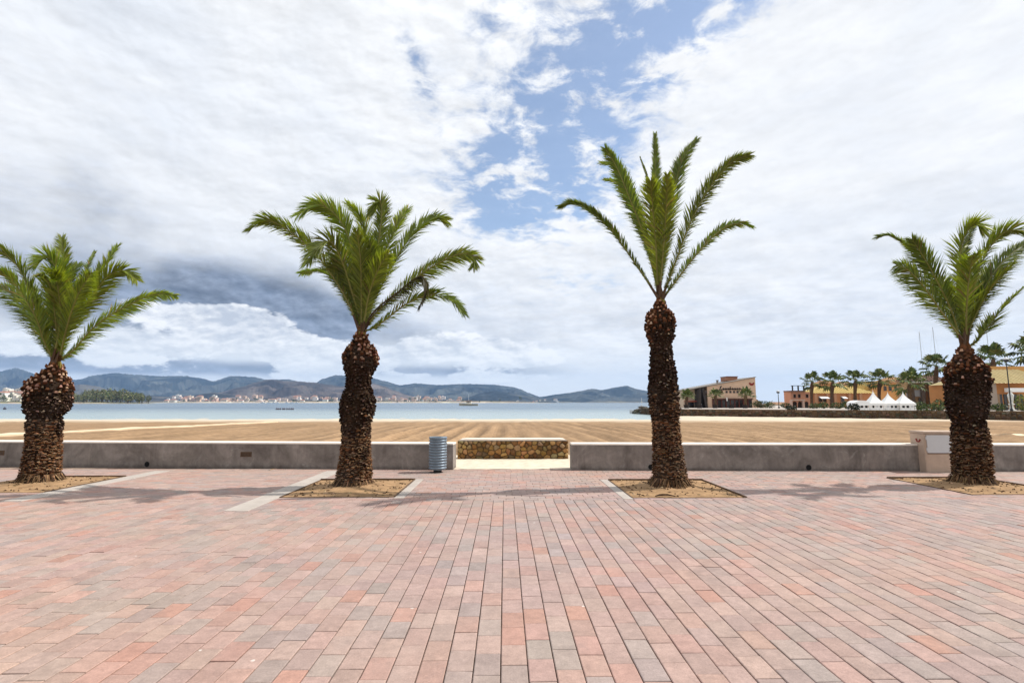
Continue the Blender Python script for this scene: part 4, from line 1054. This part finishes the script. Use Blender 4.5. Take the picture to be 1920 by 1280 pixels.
def window_set(par, xs, y0, y1, Y, d, frame, w, glass='glass', awn=None):
    for x in xs:
        b = MB().mat('tint'); rect(b, x-w, x+w, y0, y1, Y, d-.10, d-.003, frame); f = b.build('window', par)
        b = MB().mat(glass); rect(b, x-w+.35, x+w-.35, y0+.4, y1-.3, Y, d-.14, d-.102, None); b.build('pane', f)
        if awn and x in awn:
            b = MB().mat('white'); a, c = P(x-w-.4, y0+2.0, Y), P(x+w+.4, y0-.2, Y)
            b.add([(a.x,Y+d-.15,c.z),(c.x,Y+d-.15,c.z),(c.x,Y+d-1.2,a.z),(a.x,Y+d-1.2,a.z),(a.x,Y+d-.15,c.z-.06),(c.x,Y+d-.15,c.z-.06),(c.x,Y+d-1.2,a.z-.06),(a.x,Y+d-1.2,a.z-.06)], [(3,2,1,0),(4,5,6,7),(2,3,7,6),(0,3,7,4),(1,2,6,5)]); b.build('awning', f)
def tiled_roof(par, x0, x1, yr, ye, Y, d0, d1, tint, inset=3.0):
    """hipped tile roof with raised tile courses"""
    a, c = P(x0, ye, Y), P(x1, ye, Y); rz = P(x0, yr, Y).z; ez = a.z
    ins = (c.x-a.x)*.0 + min(inset, (c.x-a.x)*.35); ym = Y+(d0+d1)/2
    b = MB().mat('tint'); v = [(a.x-.3,Y+d0-.4,ez),(c.x+.3,Y+d0-.4,ez),(c.x+.3,Y+d1+.4,ez),(a.x-.3,Y+d1+.4,ez),(a.x+ins,ym,rz),(c.x-ins,ym,rz)]
    b.add(v, [(0,1,5,4),(1,2,5),(2,3,4,5),(3,0,4),(3,2,1,0)], tint); rf = b.build('roof', par)
    b = MB().mat('tint'); n = int((c.x-a.x)/0.55)
    for i in range(n):
        u = (i+.5)/n; x = a.x-.3+(c.x-a.x+.6)*u; t = min(1, min(x-a.x+.3, c.x+.3-x)/(ins+.3))
        p = Vector((x, Y+d0-.4, ez+.03)); q = Vector((x, Y+d0-.4+(ym-Y-d0+.4)*t, ez+.03+(rz-ez)*t))
        b.tube([p, q], .085, 4, jit(tint, .12))
    b.build('tile_rows', rf); return rf
# pink pavilion
Y = 104.0
pv = thing('pavilion', (P(1272,713,Y).x, Y, QZ), 'small two-storey pink pavilion with dark arches and roof pergola', 'building')
b = MB().mat('tint'); rect(b, 1262.5, 1285, 694, 714.2, Y, 0, 2.5, (0.56,0.28,0.18)); b.build('wall', pv)
b = MB().mat('tint'); rect(b, 1260.5, 1276, 692.6, 694.0, Y, -.5, 2.4, (0.20,0.12,0.085)); b.build('cornice', pv)
b = MB().mat('tint'); rect(b, 1261, 1275.6, 702.2, 703.3, Y, -.55, -.003, (0.62,0.47,0.38)); b.build('balcony', pv)
for x in (1261.4, 1274.4):
    b = MB().mat('tint'); rect(b, x-.55, x+.55, 703.3, 714.2, Y, -.5, -.004, (0.60,0.42,0.34)); b.build('pillar', pv)
for x0, x1 in ((1263.8,1268.0),(1269.4,1273.4),(1276.5,1280.5)):
    c_ = [(x0,714.0),(x1,714.0),(x1,706.2)] + [((x0+x1)/2+(x1-x0)/2*math.cos(math.pi*k/6), 706.2-1.8*math.sin(math.pi*k/6)) for k in range(1,6)] + [(x0,706.2)]
    b = MB().mat('glass'); b.prism(poly_px(c_, Y), Y-.06, Y-.004); b.build('arched_door', pv)
window_set(pv, (1265.5, 1270.5, 1279), 696.2, 700.6, Y, 0, (0.5,0.33,0.26), 1.5)
pg = MB().mat('tint')
for x in (1264.8, 1271, 1277):
    rect(pg, x-.25, x+.25, 687.4, 692.6, Y, .3, .6, (0.05,0.045,0.04))
rect(pg, 1263.5, 1278.5, 687.0, 687.5, Y, .2, .7, (0.05,0.045,0.04)); pg.build('pergola', pv)
b = MB().mat('strip'); rect(b, 1249, 1276, 711.2, 714.2, Y, -6, -1.5, None); b.build('terrace', pv)
# long terracotta house
Y = 112.0
lh = thing('terrace_house', (P(1316,713,Y).x, Y, QZ), 'long low terracotta house with yellow tiled roof behind the fan palms', 'building')
b = MB().mat('tint'); rect(b, 1286, 1352, 695, 713.6, Y, 0, 6, TERRA); b.build('wall', lh)
tiled_roof(lh, 1286, 1352, 687.5, 695.4, Y, 0, 6, (0.52,0.38,0.13))
for x in (1288.5, 1301, 1309.5, 1325, 1337):
    b = MB().mat('tint'); rect(b, x-.7, x+.7, 696, 713.6, Y, -.35, -.003, (0.43,0.23,0.13)); b.build('pilaster', lh)
window_set(lh, (1293.5, 1298, 1305.5, 1317.5, 1331), 699, 705.0, Y, 0, (0.40,0.25,0.17), 1.9, awn=(1293.5, 1298, 1317.5))
for x in (1294, 1306, 1317.5, 1331):
    b = MB().mat('glass'); rect(b, x-1.6, x+1.6, 706, 713.5, Y, -.08, -.004, None); b.build('door', lh)
for x in (1313.5, 1325.5):
    b = MB().mat('tint'); rect(b, x-2, x+2, 684.2, 689.5, Y, 3, 6, (0.46,0.22,0.10)); b.build('dormer', lh)
# upper houses behind
Y = 128.0
uh = thing('upper_house', (P(1350,700,Y).x, Y, QZ), 'bright yellow block rising behind the marquees', 'building')
b = MB().mat('tint'); rect(b, 1342.5, 1358, 683.2, 713, Y, 0, 2.5, (0.58,0.40,0.12)); b.build('wall', uh)
b = MB().mat('tint'); rect(b, 1342, 1358.5, 682.4, 683.2, Y, -.3, 2.6, (0.62,0.46,0.20)); b.build('parapet', uh)
window_set(uh, (1346.5, 1352), 685.5, 690, Y, 0, (0.5,0.36,0.16), 1.3)
oh = thing('upper_house', (P(1378,700,Y-4).x, Y-4, QZ), 'orange house with flat roof between the marquees and the bushy fan palm', 'building')
b = MB().mat('tint'); rect(b, 1359.5, 1396, 684.4, 713, Y-4, 0, 3, (0.56,0.27,0.09)); b.build('wall', oh)
b = MB().mat('tint'); rect(b, 1359, 1396.5, 683.4, 684.4, Y-4, -.4, 3.1, (0.42,0.26,0.15)); b.build('parapet', oh)
window_set(oh, (1363.5, 1369, 1375, 1381, 1391), 687.6, 693, Y-4, 0, (0.35,0.2,0.1), 1.5)
Y = 92.0
mh = thing('veranda_house', (P(1412,700,Y).x, Y, QZ), 'house with dark brown eaves and veranda left of the rightmost date palm', 'building')
b = MB().mat('tint'); rect(b, 1397, 1440, 682, 717, Y, 1.5, 4, (0.50,0.31,0.16)); b.build('wall', mh)
tiled_roof(mh, 1398, 1440, 674.8, 681.5, Y, 1.0, 5, (0.15,0.075,0.05), 2.0)
b = MB().mat('tint'); rect(b, 1396, 1425, 682.4, 684.2, Y, .2, 1.48, (0.62,0.58,0.52)); b.build('fascia', mh)
b = MB().mat('tint'); rect(b, 1416.5, 1428, 686, 716, Y, .9, 1.49, ORG); b.build('orange_bay', mh)
b = MB().mat('tint'); rect(b, 1394, 1405.5, 692, 699, Y, .6, 1.49, (0.30,0.30,0.30)); b.build('grey_panel', mh)
window_set(mh, (1399, 1410.5), 700.5, 712, Y, 1.5, (0.2,0.15,0.1), 2.6)
window_set(mh, (1410.5,), 687.5, 695, Y, 1.5, (0.5,0.4,0.3), 2.4)
for x in (1395.5, 1407, 1415.5):
    b = MB().mat('tint'); rect(b, x-.4, x+.4, 684.2, 717, Y, .25, .6, (0.10,0.07,0.05)); b.build('post', mh)
Y = 72.0
rh = thing('orange_house', (P(1500,700,Y).x, Y, QZ), 'orange house with yellow tiled roof at the right edge', 'building')
b = MB().mat('tint'); rect(b, 1477, 1560, 684.5, 719, Y, 0, 10, (0.45,0.20,0.07)); b.build('wall', rh)
tiled_roof(rh, 1472, 1562, 668.0, 684.8, Y, -.6, 9, (0.50,0.40,0.20), 3.0)
b = MB().mat('tint'); rect(b, 1499, 1560, 664, 678, Y, 4.5, 11, (0.48,0.26,0.09)); b.build('upper_storey', rh)
b = MB().mat('white'); rect(b, 1488.5, 1505.5, 690, 694.3, Y, -1.2, -.6, None); b.build('sign_board', rh)
for x in (1486, 1497, 1508):
    b = MB().mat('glass'); rect(b, x-3.4, x+3.4, 696.5, 717, Y, -.10, -.004, None); f = b.build('door', rh)
    b = MB().mat('tint'); rect(b, x-.25, x+.25, 696.5, 717, Y, -.16, -.102, (0.3,0.2,0.12)); b.build('mullion', f)
b = MB().mat('tint'); rect(b, 1477, 1480, 684.8, 717, Y, -.5, -.004, (0.33,0.27,0.22)); b.build('pillar', rh)
# white stone figure before the orange house
p = P(1501.5, 716.8, 68)
b = MB().mat('tint'); b.tint = (0.62,0.62,0.57)
b.lathe((p.x, 68, QZ), [(.42,0),(.42,.12),(.24,.2),(.2,.75),(.34,.82),(.34,.9),(.16,.98),(.24,1.3),(.30,1.75),(.36,2.05),(.22,2.3),(.12,2.38),(.17,2.55),(.15,2.72),(.05,2.8)], 12)
b.build('stone_fountain', smooth=True, origin=(p.x, 68, QZ), label='pale stone fountain column before the orange house', cat='fountain')

# more planting and small houses along the quay
for i, (px, Yq, w, h, cl, lb) in enumerate((
    (1240, 99, 2.2, 1.3, GREENS, 'bushy green shrub between the restaurant ramp and the street lamp'),
    (1256, 101, 2.0, 1.1, GREENS, 'green shrub just right of the round-headed street lamp'),
    (1288, 90, 2.2, 1.0, GREENS, 'green shrub at the foot of the leftmost fan palm'),
    (1298, 92, 1.8, 1.2, GREENS, 'green shrub under the first white awnings of the terracotta house'),
    (1312, 90, 2.4, 1.1, GREENS, 'green shrub right of the second fan palm trunk'),
    (1322, 88, 1.6, 1.4, GREENS, 'tall green shrub left of the barrel-topped marquee'),
    (1400, 72, 2.4, 1.3, GREENS, 'green shrub right of the white marquees'),
    (1422, 64, 2.0, 1.5, GREENS, 'green shrub touching the left side of the rightmost date palm'),
    (1487, 63, 1.6, 1.0, GREENS, 'green shrub right of the rightmost date palm'))):
    shrub('shrub', px, 713, Yq, w, h, cl, lb, seed=70+i, flat=.8)
def small_house(x0, x1, yr, ye, Y, wall, roof, label):
    h_ = thing('ochre_house', (P((x0+x1)/2, 713, Y).x, Y, QZ), label, 'building', 'ochre houses behind the quay')
    a, c = P(x0, ye, Y), P(x1, ye, Y); b = MB().mat('tint'); b.box(a.x, c.x, Y, Y+4, QZ-.05, a.z, wall); b.build('wall', h_)
    tiled_roof(h_, x0, x1, yr, ye, Y, 0, 4, roof, 1.5)
    n = max(2, int((x1-x0)/6)); window_set(h_, [x0+(x1-x0)*(k+.5)/n for k in range(n)], ye+2.2, ye+6.4, Y, 0, (0.62,0.48,0.34), 1.3)
small_house(1292, 1312, 681.5, 686.0, 136, (0.60,0.36,0.15), (0.42,0.22,0.11), 'ochre house top behind the first two fan palms')
small_house(1314, 1334, 682.5, 687.0, 140, (0.66,0.46,0.20), (0.46,0.26,0.13), 'pale ochre house top behind the third fan palm')
small_house(1366, 1388, 677.5, 682.0, 146, (0.58,0.33,0.13), (0.45,0.25,0.12), 'ochre house top behind the orange flat-roofed house')
small_house(1238, 1262, 705.0, 707.5, 190, (0.66,0.56,0.44), (0.40,0.24,0.15), 'low distant pale house between the restaurant and the pink pavilion')

# ------------------------------------------------------------------ white marquees
def marquee(px0, px1, ypk, Y, label, barrel=False):
    a, c = P(px0, 707, Y), P(px1, 707, Y); w = c.x-a.x; cx = P((px0+px1)/2, 707, Y+w*0.35).x; ez = P(px0, 706.3, Y).z; pk = P(px0, ypk, Y).z; dpt = w*0.7
    r = thing('marquee', (cx, Y+dpt/2, QZ), label, 'marquee', 'white marquees on the quay')
    b = MB().mat('white')
    if not barrel:
        v = []; n = 7; rings = 9
        for k in range(rings+1):
            u = k/rings; s_ = (1-u)**1.75 if u < 1 else 0; s_ = max(s_, .012)
            z = ez + (pk-ez)*u
            for (sx, sy) in ((-1,-1),(0,-1),(1,-1),(1,0),(1,1),(0,1),(-1,1),(-1,0)):
                m = 1 if sx*sy else 0.97; v.append((cx+sx*w/2*s_*m, Y+dpt/2+sy*dpt/2*s_*m, z))
        b.add(v, [(k*8+i, k*8+(i+1)%8, k*8+8+(i+1)%8, k*8+8+i) for k in range(rings) for i in range(8)])
    else:
        v = []; n = 9
        for y_ in (Y, Y+dpt):
            for k in range(n+1):
                t = math.pi*k/n; v.append((cx-w/2*math.cos(t), y_, ez+(pk-ez)*math.sin(t)))
        b.add(v, [(k+1, k, n+1+k, n+2+k) for k in range(n)] + [tuple(range(n+1)), tuple(range(2*n+1, n, -1))])
    b.build('canopy', r)
    b = MB().mat('white')
    for (x0, x1, y0, y1) in ((cx-w/2, cx+w/2, Y-.02, Y), (cx-w/2, cx+w/2, Y+dpt, Y+dpt+.02), (cx-w/2-.02, cx-w/2, Y, Y+dpt), (cx+w/2, cx+w/2+.02, Y, Y+dpt)): b.box(x0, x1, y0, y1, ez-.30, ez+.02)
    b.build('valance', r)
    for sx in (-1, 1):
        for sy in (0, 1):
            b = MB().mat('white'); b.box(cx+sx*(w/2-.08)-.06, cx+sx*(w/2-.08)+.06, Y+sy*(dpt-.16)+.02, Y+sy*(dpt-.16)+.14, QZ-.01, ez-.30); b.build('leg', r)
    for k in range(3):
        x0 = cx-w/2+.2+k*(w-.4)/3; x1 = x0+(w-.4)/3-.04
        b = MB().mat('white'); b.box(x0, x1, Y+.06, Y+.09, QZ-.005, QZ+.35); b.box(x0, x0+.09, Y+.06, Y+.09, QZ+.35, ez-.3); b.box(x1-.09, x1, Y+.06, Y+.09, QZ+.35, ez-.3); s_ = b.build('side_wall', r)
        b = MB().mat('glass') if (k+int(px0)) % 3 else MB().mat('panel'); b.box(x0+.09, x1-.09, Y+.07, Y+.08, QZ+.35, ez-.3); b.build('clear_pane', s_)
MY = 70.0
marquee(1326, 1343.5, 703.2, MY, 'low barrel-topped white marquee at the left of the tent row', True)
marquee(1343.8, 1359.3, 691.6, MY, 'white peaked marquee nearest the barrel-topped one')
marquee(1359.5, 1375.2, 693.8, MY+.4, 'middle white peaked marquee of the three')
marquee(1375.4, 1392.5, 693.3, MY, 'white peaked marquee at the right, beside the bushy fan palm')

# ------------------------------------------------------------------ lamp posts and masts
def lamp_post(px, ytop, Y, label):
    p = P(px, 713, Y); H = P(px, ytop, Y).z-QZ; r = thing('street_lamp', (p.x, Y, QZ), label, 'street lamp', 'street lamps on the quay')
    b = MB().mat('dark'); b.lathe((p.x, Y, QZ), [(.14,0),(.14,.3),(.07,.4),(.05,H-.6),(.05,H-.5)], 10); b.build('post', r)
    b = MB().mat('dark'); b.lathe((p.x, Y, QZ+H-.55), [(.06,0),(.22,.06),(.30,.3)], 12); b.build('bowl', r)
    b = MB().mat('panel'); b.lathe((p.x, Y, QZ+H-.25), [(.29,0),(.25,.16),(.10,.25),(.02,.28)], 12); b.build('globe', r)
lamp_post(1249, 692.5, 96, 'round-headed street lamp standing left of the pink pavilion')
lamp_post(1500.5, 657.0, 62, 'tall dark street lamp before the orange house at the right edge')
def yacht(px, ytop, Y, L, label, lean, cabin=True):
    p = P(px, 707, Y); z0 = SEA_Z if px < 1150 else SEA_Z; tp = P(px+lean, ytop, Y); r = thing('sailing_yacht', (p.x, Y, z0), label, 'sailing boat', 'sailing yachts moored in the marina')
    b = MB().mat('white'); secs = []
    for k in range(9):
        u = k/8; w = L*.15*math.sin(math.pi*min(1, .16+u*.84))**.7*(1 if u < .98 else .1); fb = L*(.085+.03*(2*u-1)**2)
        for (s_, z) in ((-1, fb), (-.75, 0), (0, -L*.03), (.75, 0), (1, fb)): secs.append((p.x-L/2+L*u, Y+s_*w, z0+z))
    b.add(secs, [(k*5+i, k*5+i+1, k*5+6+i, k*5+5+i) for k in range(8) for i in range(4)] + [(k*5+4, k*5, k*5+5, k*5+9) for k in range(8)] + [(0,1,2,3,4)]); b.build('hull', r)
    b = MB().mat('panel'); b.bbox(p.x-L*.2, p.x+L*.12, Y-L*.07, Y+L*.07, z0+L*.09, z0+L*.15, .05); b.build('cabin', r)
    b = MB().mat('panel'); b.tube([(p.x+.03*L, Y, z0+L*.1), (tp.x, Y, tp.z)], [.19, .14], 6); b.tube([(tp.x-.8, Y, z0+(tp.z-z0)*.62), (tp.x+.8, Y, z0+(tp.z-z0)*.62)], .04, 4); m_ = b.build('mast', r)
    b = MB().mat('panel'); b.tube([(tp.x, Y, tp.z), (p.x+L*.48, Y, z0+L*.12)], .02, 3); b.tube([(tp.x, Y, tp.z), (p.x-L*.48, Y, z0+L*.12)], .02, 3); b.build('rigging', m_)
    b = MB().mat('panel'); b.tube([(p.x+.02*L, Y, z0+L*.2), (p.x-L*.34, Y, z0+L*.19)], .07, 5); b.build('boom', r)
yacht(1407.5, 629, 250, 13, 'sailing yacht whose mast is leftmost of the three above the roofs', -7)
yacht(1423, 624, 247, 14, 'sailing yacht with the tallest mast, just left of the rightmost date palm', -8)
yacht(1481, 615, 252, 14, 'sailing yacht whose mast shows right of the rightmost date palm trunk', -9)
# jetty end with moored motor boat, behind the tallest palm
p = P(1101, 712, 92); jt = thing('rock_jetty', (p.x, 93, SEA_Z), 'dark rock jetty end jutting left behind the tallest date palm', 'jetty')
rb = random.Random(31); b = MB().mat('stone')
for k in range(90):
    u = rb.random(); x = P(1093+u*22, 712, 93).x; z = SEA_Z + rb.uniform(-.1, .2+.9*min(1, u*2.2)); y = 93+rb.uniform(-1.2, 1.6); s_ = rb.uniform(.28,.55)
    v = [(x+s_*math.cos(a)*rb.uniform(.7,1.1), y+s_*math.sin(a)*rb.uniform(.7,1.1), z+h) for h in (-.3*s_*2, .25*s_*2) for a in (0.3,1.5,2.6,3.9,5.2)] + [(x, y, z+.75*s_)]
    b.add(v, [(i, (i+1)%5, 5+(i+1)%5, 5+i) for i in range(5)] + [(5+i, 5+(i+1)%5, 10) for i in range(5)], jit(rb.choice([(0.06,0.055,0.045),(0.16,0.15,0.125),(0.09,0.08,0.06)]), .35, rb))
b.build('rocks', jt, kind='stuff')
def motor_boat(px, ywl, Y, L, label, cols, grp=None, mast=None):
    p = P(px, ywl, Y); p.z = SEA_Z; r = thing('motor_boat', (p.x, Y, SEA_Z), label, 'boat', grp); b = MB().mat('tint'); s5 = []
    for k in range(11):
        u = k/10; w = L*.17*(1-max(0, (u-.45)/.55)**2.2)*(.85 if k == 0 else 1)+.02; fb = L*(.10+.09*max(0, u-.4)**1.4)
        for (s_, z) in ((-1, fb), (-.9, fb*.45), (-.6, -.05*L), (.6, -.05*L), (.9, fb*.45), (1, fb)): s5.append((p.x+L/2-L*u, Y+s_*w, SEA_Z+z))
    fs = [(k*6+i+6, k*6+i+7, k*6+i+1, k*6+i) for k in range(10) for i in range(5)]
    b.add(s5, fs, cols[0]); b.add(s5, [(k*6, k*6+5, k*6+11, k*6+6) for k in range(10)], (0.5,0.42,0.3)); b.face([len(b.v)-len(s5)+i for i in (0,1,2,3,4,5)], cols[0]); b.build('hull', r)
    b = MB().mat('tint'); b.bbox(p.x-L*.12, p.x+L*.14, Y-L*.09, Y+L*.09, SEA_Z+L*.09, SEA_Z+L*.24, .04, cols[1]); cb = b.build('wheelhouse', r)
    b = MB().mat('tint'); b.bbox(p.x-L*.14, p.x+L*.16, Y-L*.10, Y+L*.10, SEA_Z+L*.24, SEA_Z+L*.27, .03, cols[2]); b.build('cabin_roof', cb)
    for k in range(3):
        b = MB().mat('glass'); b.box(p.x-L*.10+k*L*.075, p.x-L*.045+k*L*.075, Y-L*.0945, Y-L*.0905, SEA_Z+L*.16, SEA_Z+L*.22); b.build('window', cb)
    if mast:
        b = MB().mat('tint'); b.tube([(p.x, Y, SEA_Z+L*.26), (p.x, Y, SEA_Z+L*mast)], [.06*L/8,.04*L/8], 6, (0.7,0.7,0.68)); b.tube([(p.x-.05*L, Y, SEA_Z+L*mast*.75), (p.x+.05*L, Y, SEA_Z+L*mast*.75)], .03*L/8, 4, (0.7,0.7,0.68)); b.build('mast', r)
motor_boat(1100.5, 712, 97, 4.6, 'white motor boat moored at the jetty beside the tallest date palm', ((0.6,0.6,0.6),(0.72,0.72,0.72),(0.05,0.06,0.10)), mast=.62)
motor_boat(913, 711, 330, 12, 'cream tour boat with dark hull band out on the bay', ((0.42,0.38,0.30),(0.72,0.68,0.6),(0.25,0.12,0.07)), mast=.62)
rb = random.Random(77)
for k in range(9):
    q = G(705+k*2.3+rb.uniform(-.4,.4), 713.2, SEA_Z); b = MB().mat('tint')
    b.lathe((q.x, q.y, SEA_Z), [(.14,-.05),(.30,.12),(.26,.30),(.08,.42),(.07,.55)], 8, (0.10,0.09,0.11)); b.build('mooring_buoy', origin=(q.x, q.y, SEA_Z), label='small dark mooring buoy in the line floating left of the second date palm', cat='buoy', group='line of mooring buoys on the bay')
q = G(411, 713, SEA_Z); b = MB().mat('tint'); b.lathe((q.x, q.y, SEA_Z), [(.2,-.05),(.40,.15),(.34,.40),(.12,.55),(.10,.75)], 8, (0.06,0.06,0.08)); b.build('mooring_buoy', origin=(q.x, q.y, SEA_Z), label='single dark buoy on the water at the far left edge', cat='buoy')

# ------------------------------------------------------------------ far town and the wooded point
rt = random.Random(91)
def far_house(px, py, D, w, h, tint, roof, group, label):
    p = P(px, py, D); b = MB().mat('tint'); d = w*.8; z = p.z
    b.box(p.x-w/2, p.x+w/2, D, D+d, z-4, z+h, tint)
    if roof: b.add([(p.x-w*.56,D-.06*w,z+h),(p.x+w*.56,D-.06*w,z+h),(p.x+w*.56,D+d*1.06,z+h),(p.x-w*.56,D+d*1.06,z+h),(p.x-w*.3,D+d/2,z+h*1.42),(p.x+w*.3,D+d/2,z+h*1.42)], [(0,1,5,4),(1,2,5),(2,3,4,5),(3,0,4),(3,2,1,0)], roof)
    else: b.box(p.x-w*.30, p.x+w*.05, D+d*.2, D+d*.6, z+h, z+h*1.25, tint)
    m = max(2, int(w/6))
    for k in range(m):
        for q in range(max(1, int(h/4))): xx_ = p.x-w/2+w*(k+.3)/m; b.box(xx_, xx_+w*.4/m, D-.12, D-.02, z+q*4+.9, z+q*4+2.5, (0.10,0.10,0.11))
    b.build('far_house', origin=(p.x, D, z), label=label, cat='house', group=group)
TW = [(0.74,0.70,0.64),(0.68,0.58,0.48),(0.60,0.45,0.35),(0.78,0.75,0.70),(0.62,0.50,0.42)]
RT = [None, None, (0.35,0.17,0.11), (0.30,0.16,0.11)]
def town(n, x0, x1, y0, y1, D, smin, smax, group, label, cols=TW):
    for k in range(n):
        px = rt.uniform(x0, x1); py = rt.uniform(y0, y1); dd = D*(1+rt.uniform(0, .10)) + (y1-py)*40
        w = rt.uniform(smin, smax); far_house(px, py, dd, w, w*rt.uniform(.35,.62), jit(rt.choice(cols), .12, rt), rt.choice(RT), group, label)
town(80, 585, 775, 700.0, 706.2, 2760, 12, 28, 'houses of the far town between the two left palms', 'small pale house of the far town between the two left palms')
town(14, 600, 665, 701.5, 705.8, 2740, 14, 28, 'pinkish far terraces', 'pinkish terrace of the far town right of the wooded point', [(0.62,0.44,0.34),(0.66,0.50,0.40)])
town(54, 812, 905, 700.5, 706.4, 2800, 11, 26, 'houses of the far town right of the second palm', 'small pale house of the far town right of the second palm')
town(12, 965, 1010, 703, 706.6, 2900, 9, 16, 'few far houses under the low hill', 'small pale house under the low hill in the middle of the bay', [(0.70,0.68,0.64)])
town(26, 380, 432, 693, 704.5, 1180, 9, 22, 'white houses at the far left edge', 'white house on the shore at the far left edge', [(0.78,0.74,0.66),(0.72,0.66,0.56)])
def far_tree(px, py, D, w, h, seed, group, label, cols=GREENS):
    rnd = random.Random(seed); p = P(px, py, D); r = thing('shore_tree', p, label, 'tree', group)
    b = MB().mat('bark'); b.tube([p-Vector((0,0,2)), p+Vector((0,0,h*.5))], [w*.05, w*.03], 5, (0.06,0.045,0.03)); b.build('trunk', r)
    b = MB().mat('leaf'); leafy(b, (p.x, p.y, p.z+h*.58), w/2, w/2, h*.45, 130, w*.11, cols, rnd); b.build('crown', r)
for k in range(64):
    px = rt.uniform(478, 568); u = 1-abs(px-520)/52; h = rt.uniform(8, 14) + 11*max(0, u)
    far_tree(px, rt.uniform(702.5, 706.6), rt.uniform(930, 1150), h*rt.uniform(.7,1.0), h, 200+k, 'trees on the wooded point', 'olive green tree on the wooded point right of the leftmost palm', [(0.10,0.12,0.035),(0.14,0.14,0.05),(0.07,0.09,0.025),(0.17,0.15,0.07)])
for k in range(16):
    h = rt.uniform(6, 11); far_tree(rt.uniform(385, 432), rt.uniform(697, 705.5), rt.uniform(1000, 1150), h*.8, h, 300+k, 'trees among the far left houses', 'tree among the white houses at the far left edge')
for k in range(34):
    h = rt.uniform(8, 15); far_tree(rt.uniform(570, 990), rt.uniform(702, 706.2), rt.uniform(2720, 2900), h*1.1, h, 400+k, 'trees along the far shore', 'dark tree among the houses along the far shore')
for k, px in enumerate((668, 690, 697, 702, 706, 716, 722, 727)):
    motor_boat(px, 707, 2450+rt.uniform(-100, 100), rt.uniform(14, 24), 'white boat moored off the far town left of the second palm', ((0.75,0.75,0.73),(0.78,0.78,0.76),(0.7,0.7,0.7)), 'white boats moored off the far town')

# ------------------------------------------------------------------ sea air
b = MB(); b.box(-SR-300, SR+300, -300, SR+300, -3.5, 590); hz = b.build('haze', kind='stuff')
hm = bpy.data.materials.new('sea_air'); hm.use_nodes = True; hn = hm.node_tree; hn.nodes.clear()
ho = hn.nodes.new('ShaderNodeOutputMaterial'); hv = hn.nodes.new('ShaderNodeVolumePrincipled')
hv.inputs['Color'].default_value = (0.36, 0.60, 1.0, 1); hv.inputs['Density'].default_value = 6.0e-5; hv.inputs['Anisotropy'].default_value = 0.1
hn.links.new(hv.outputs[0], ho.inputs['Volume']); hz.data.materials.append(hm)
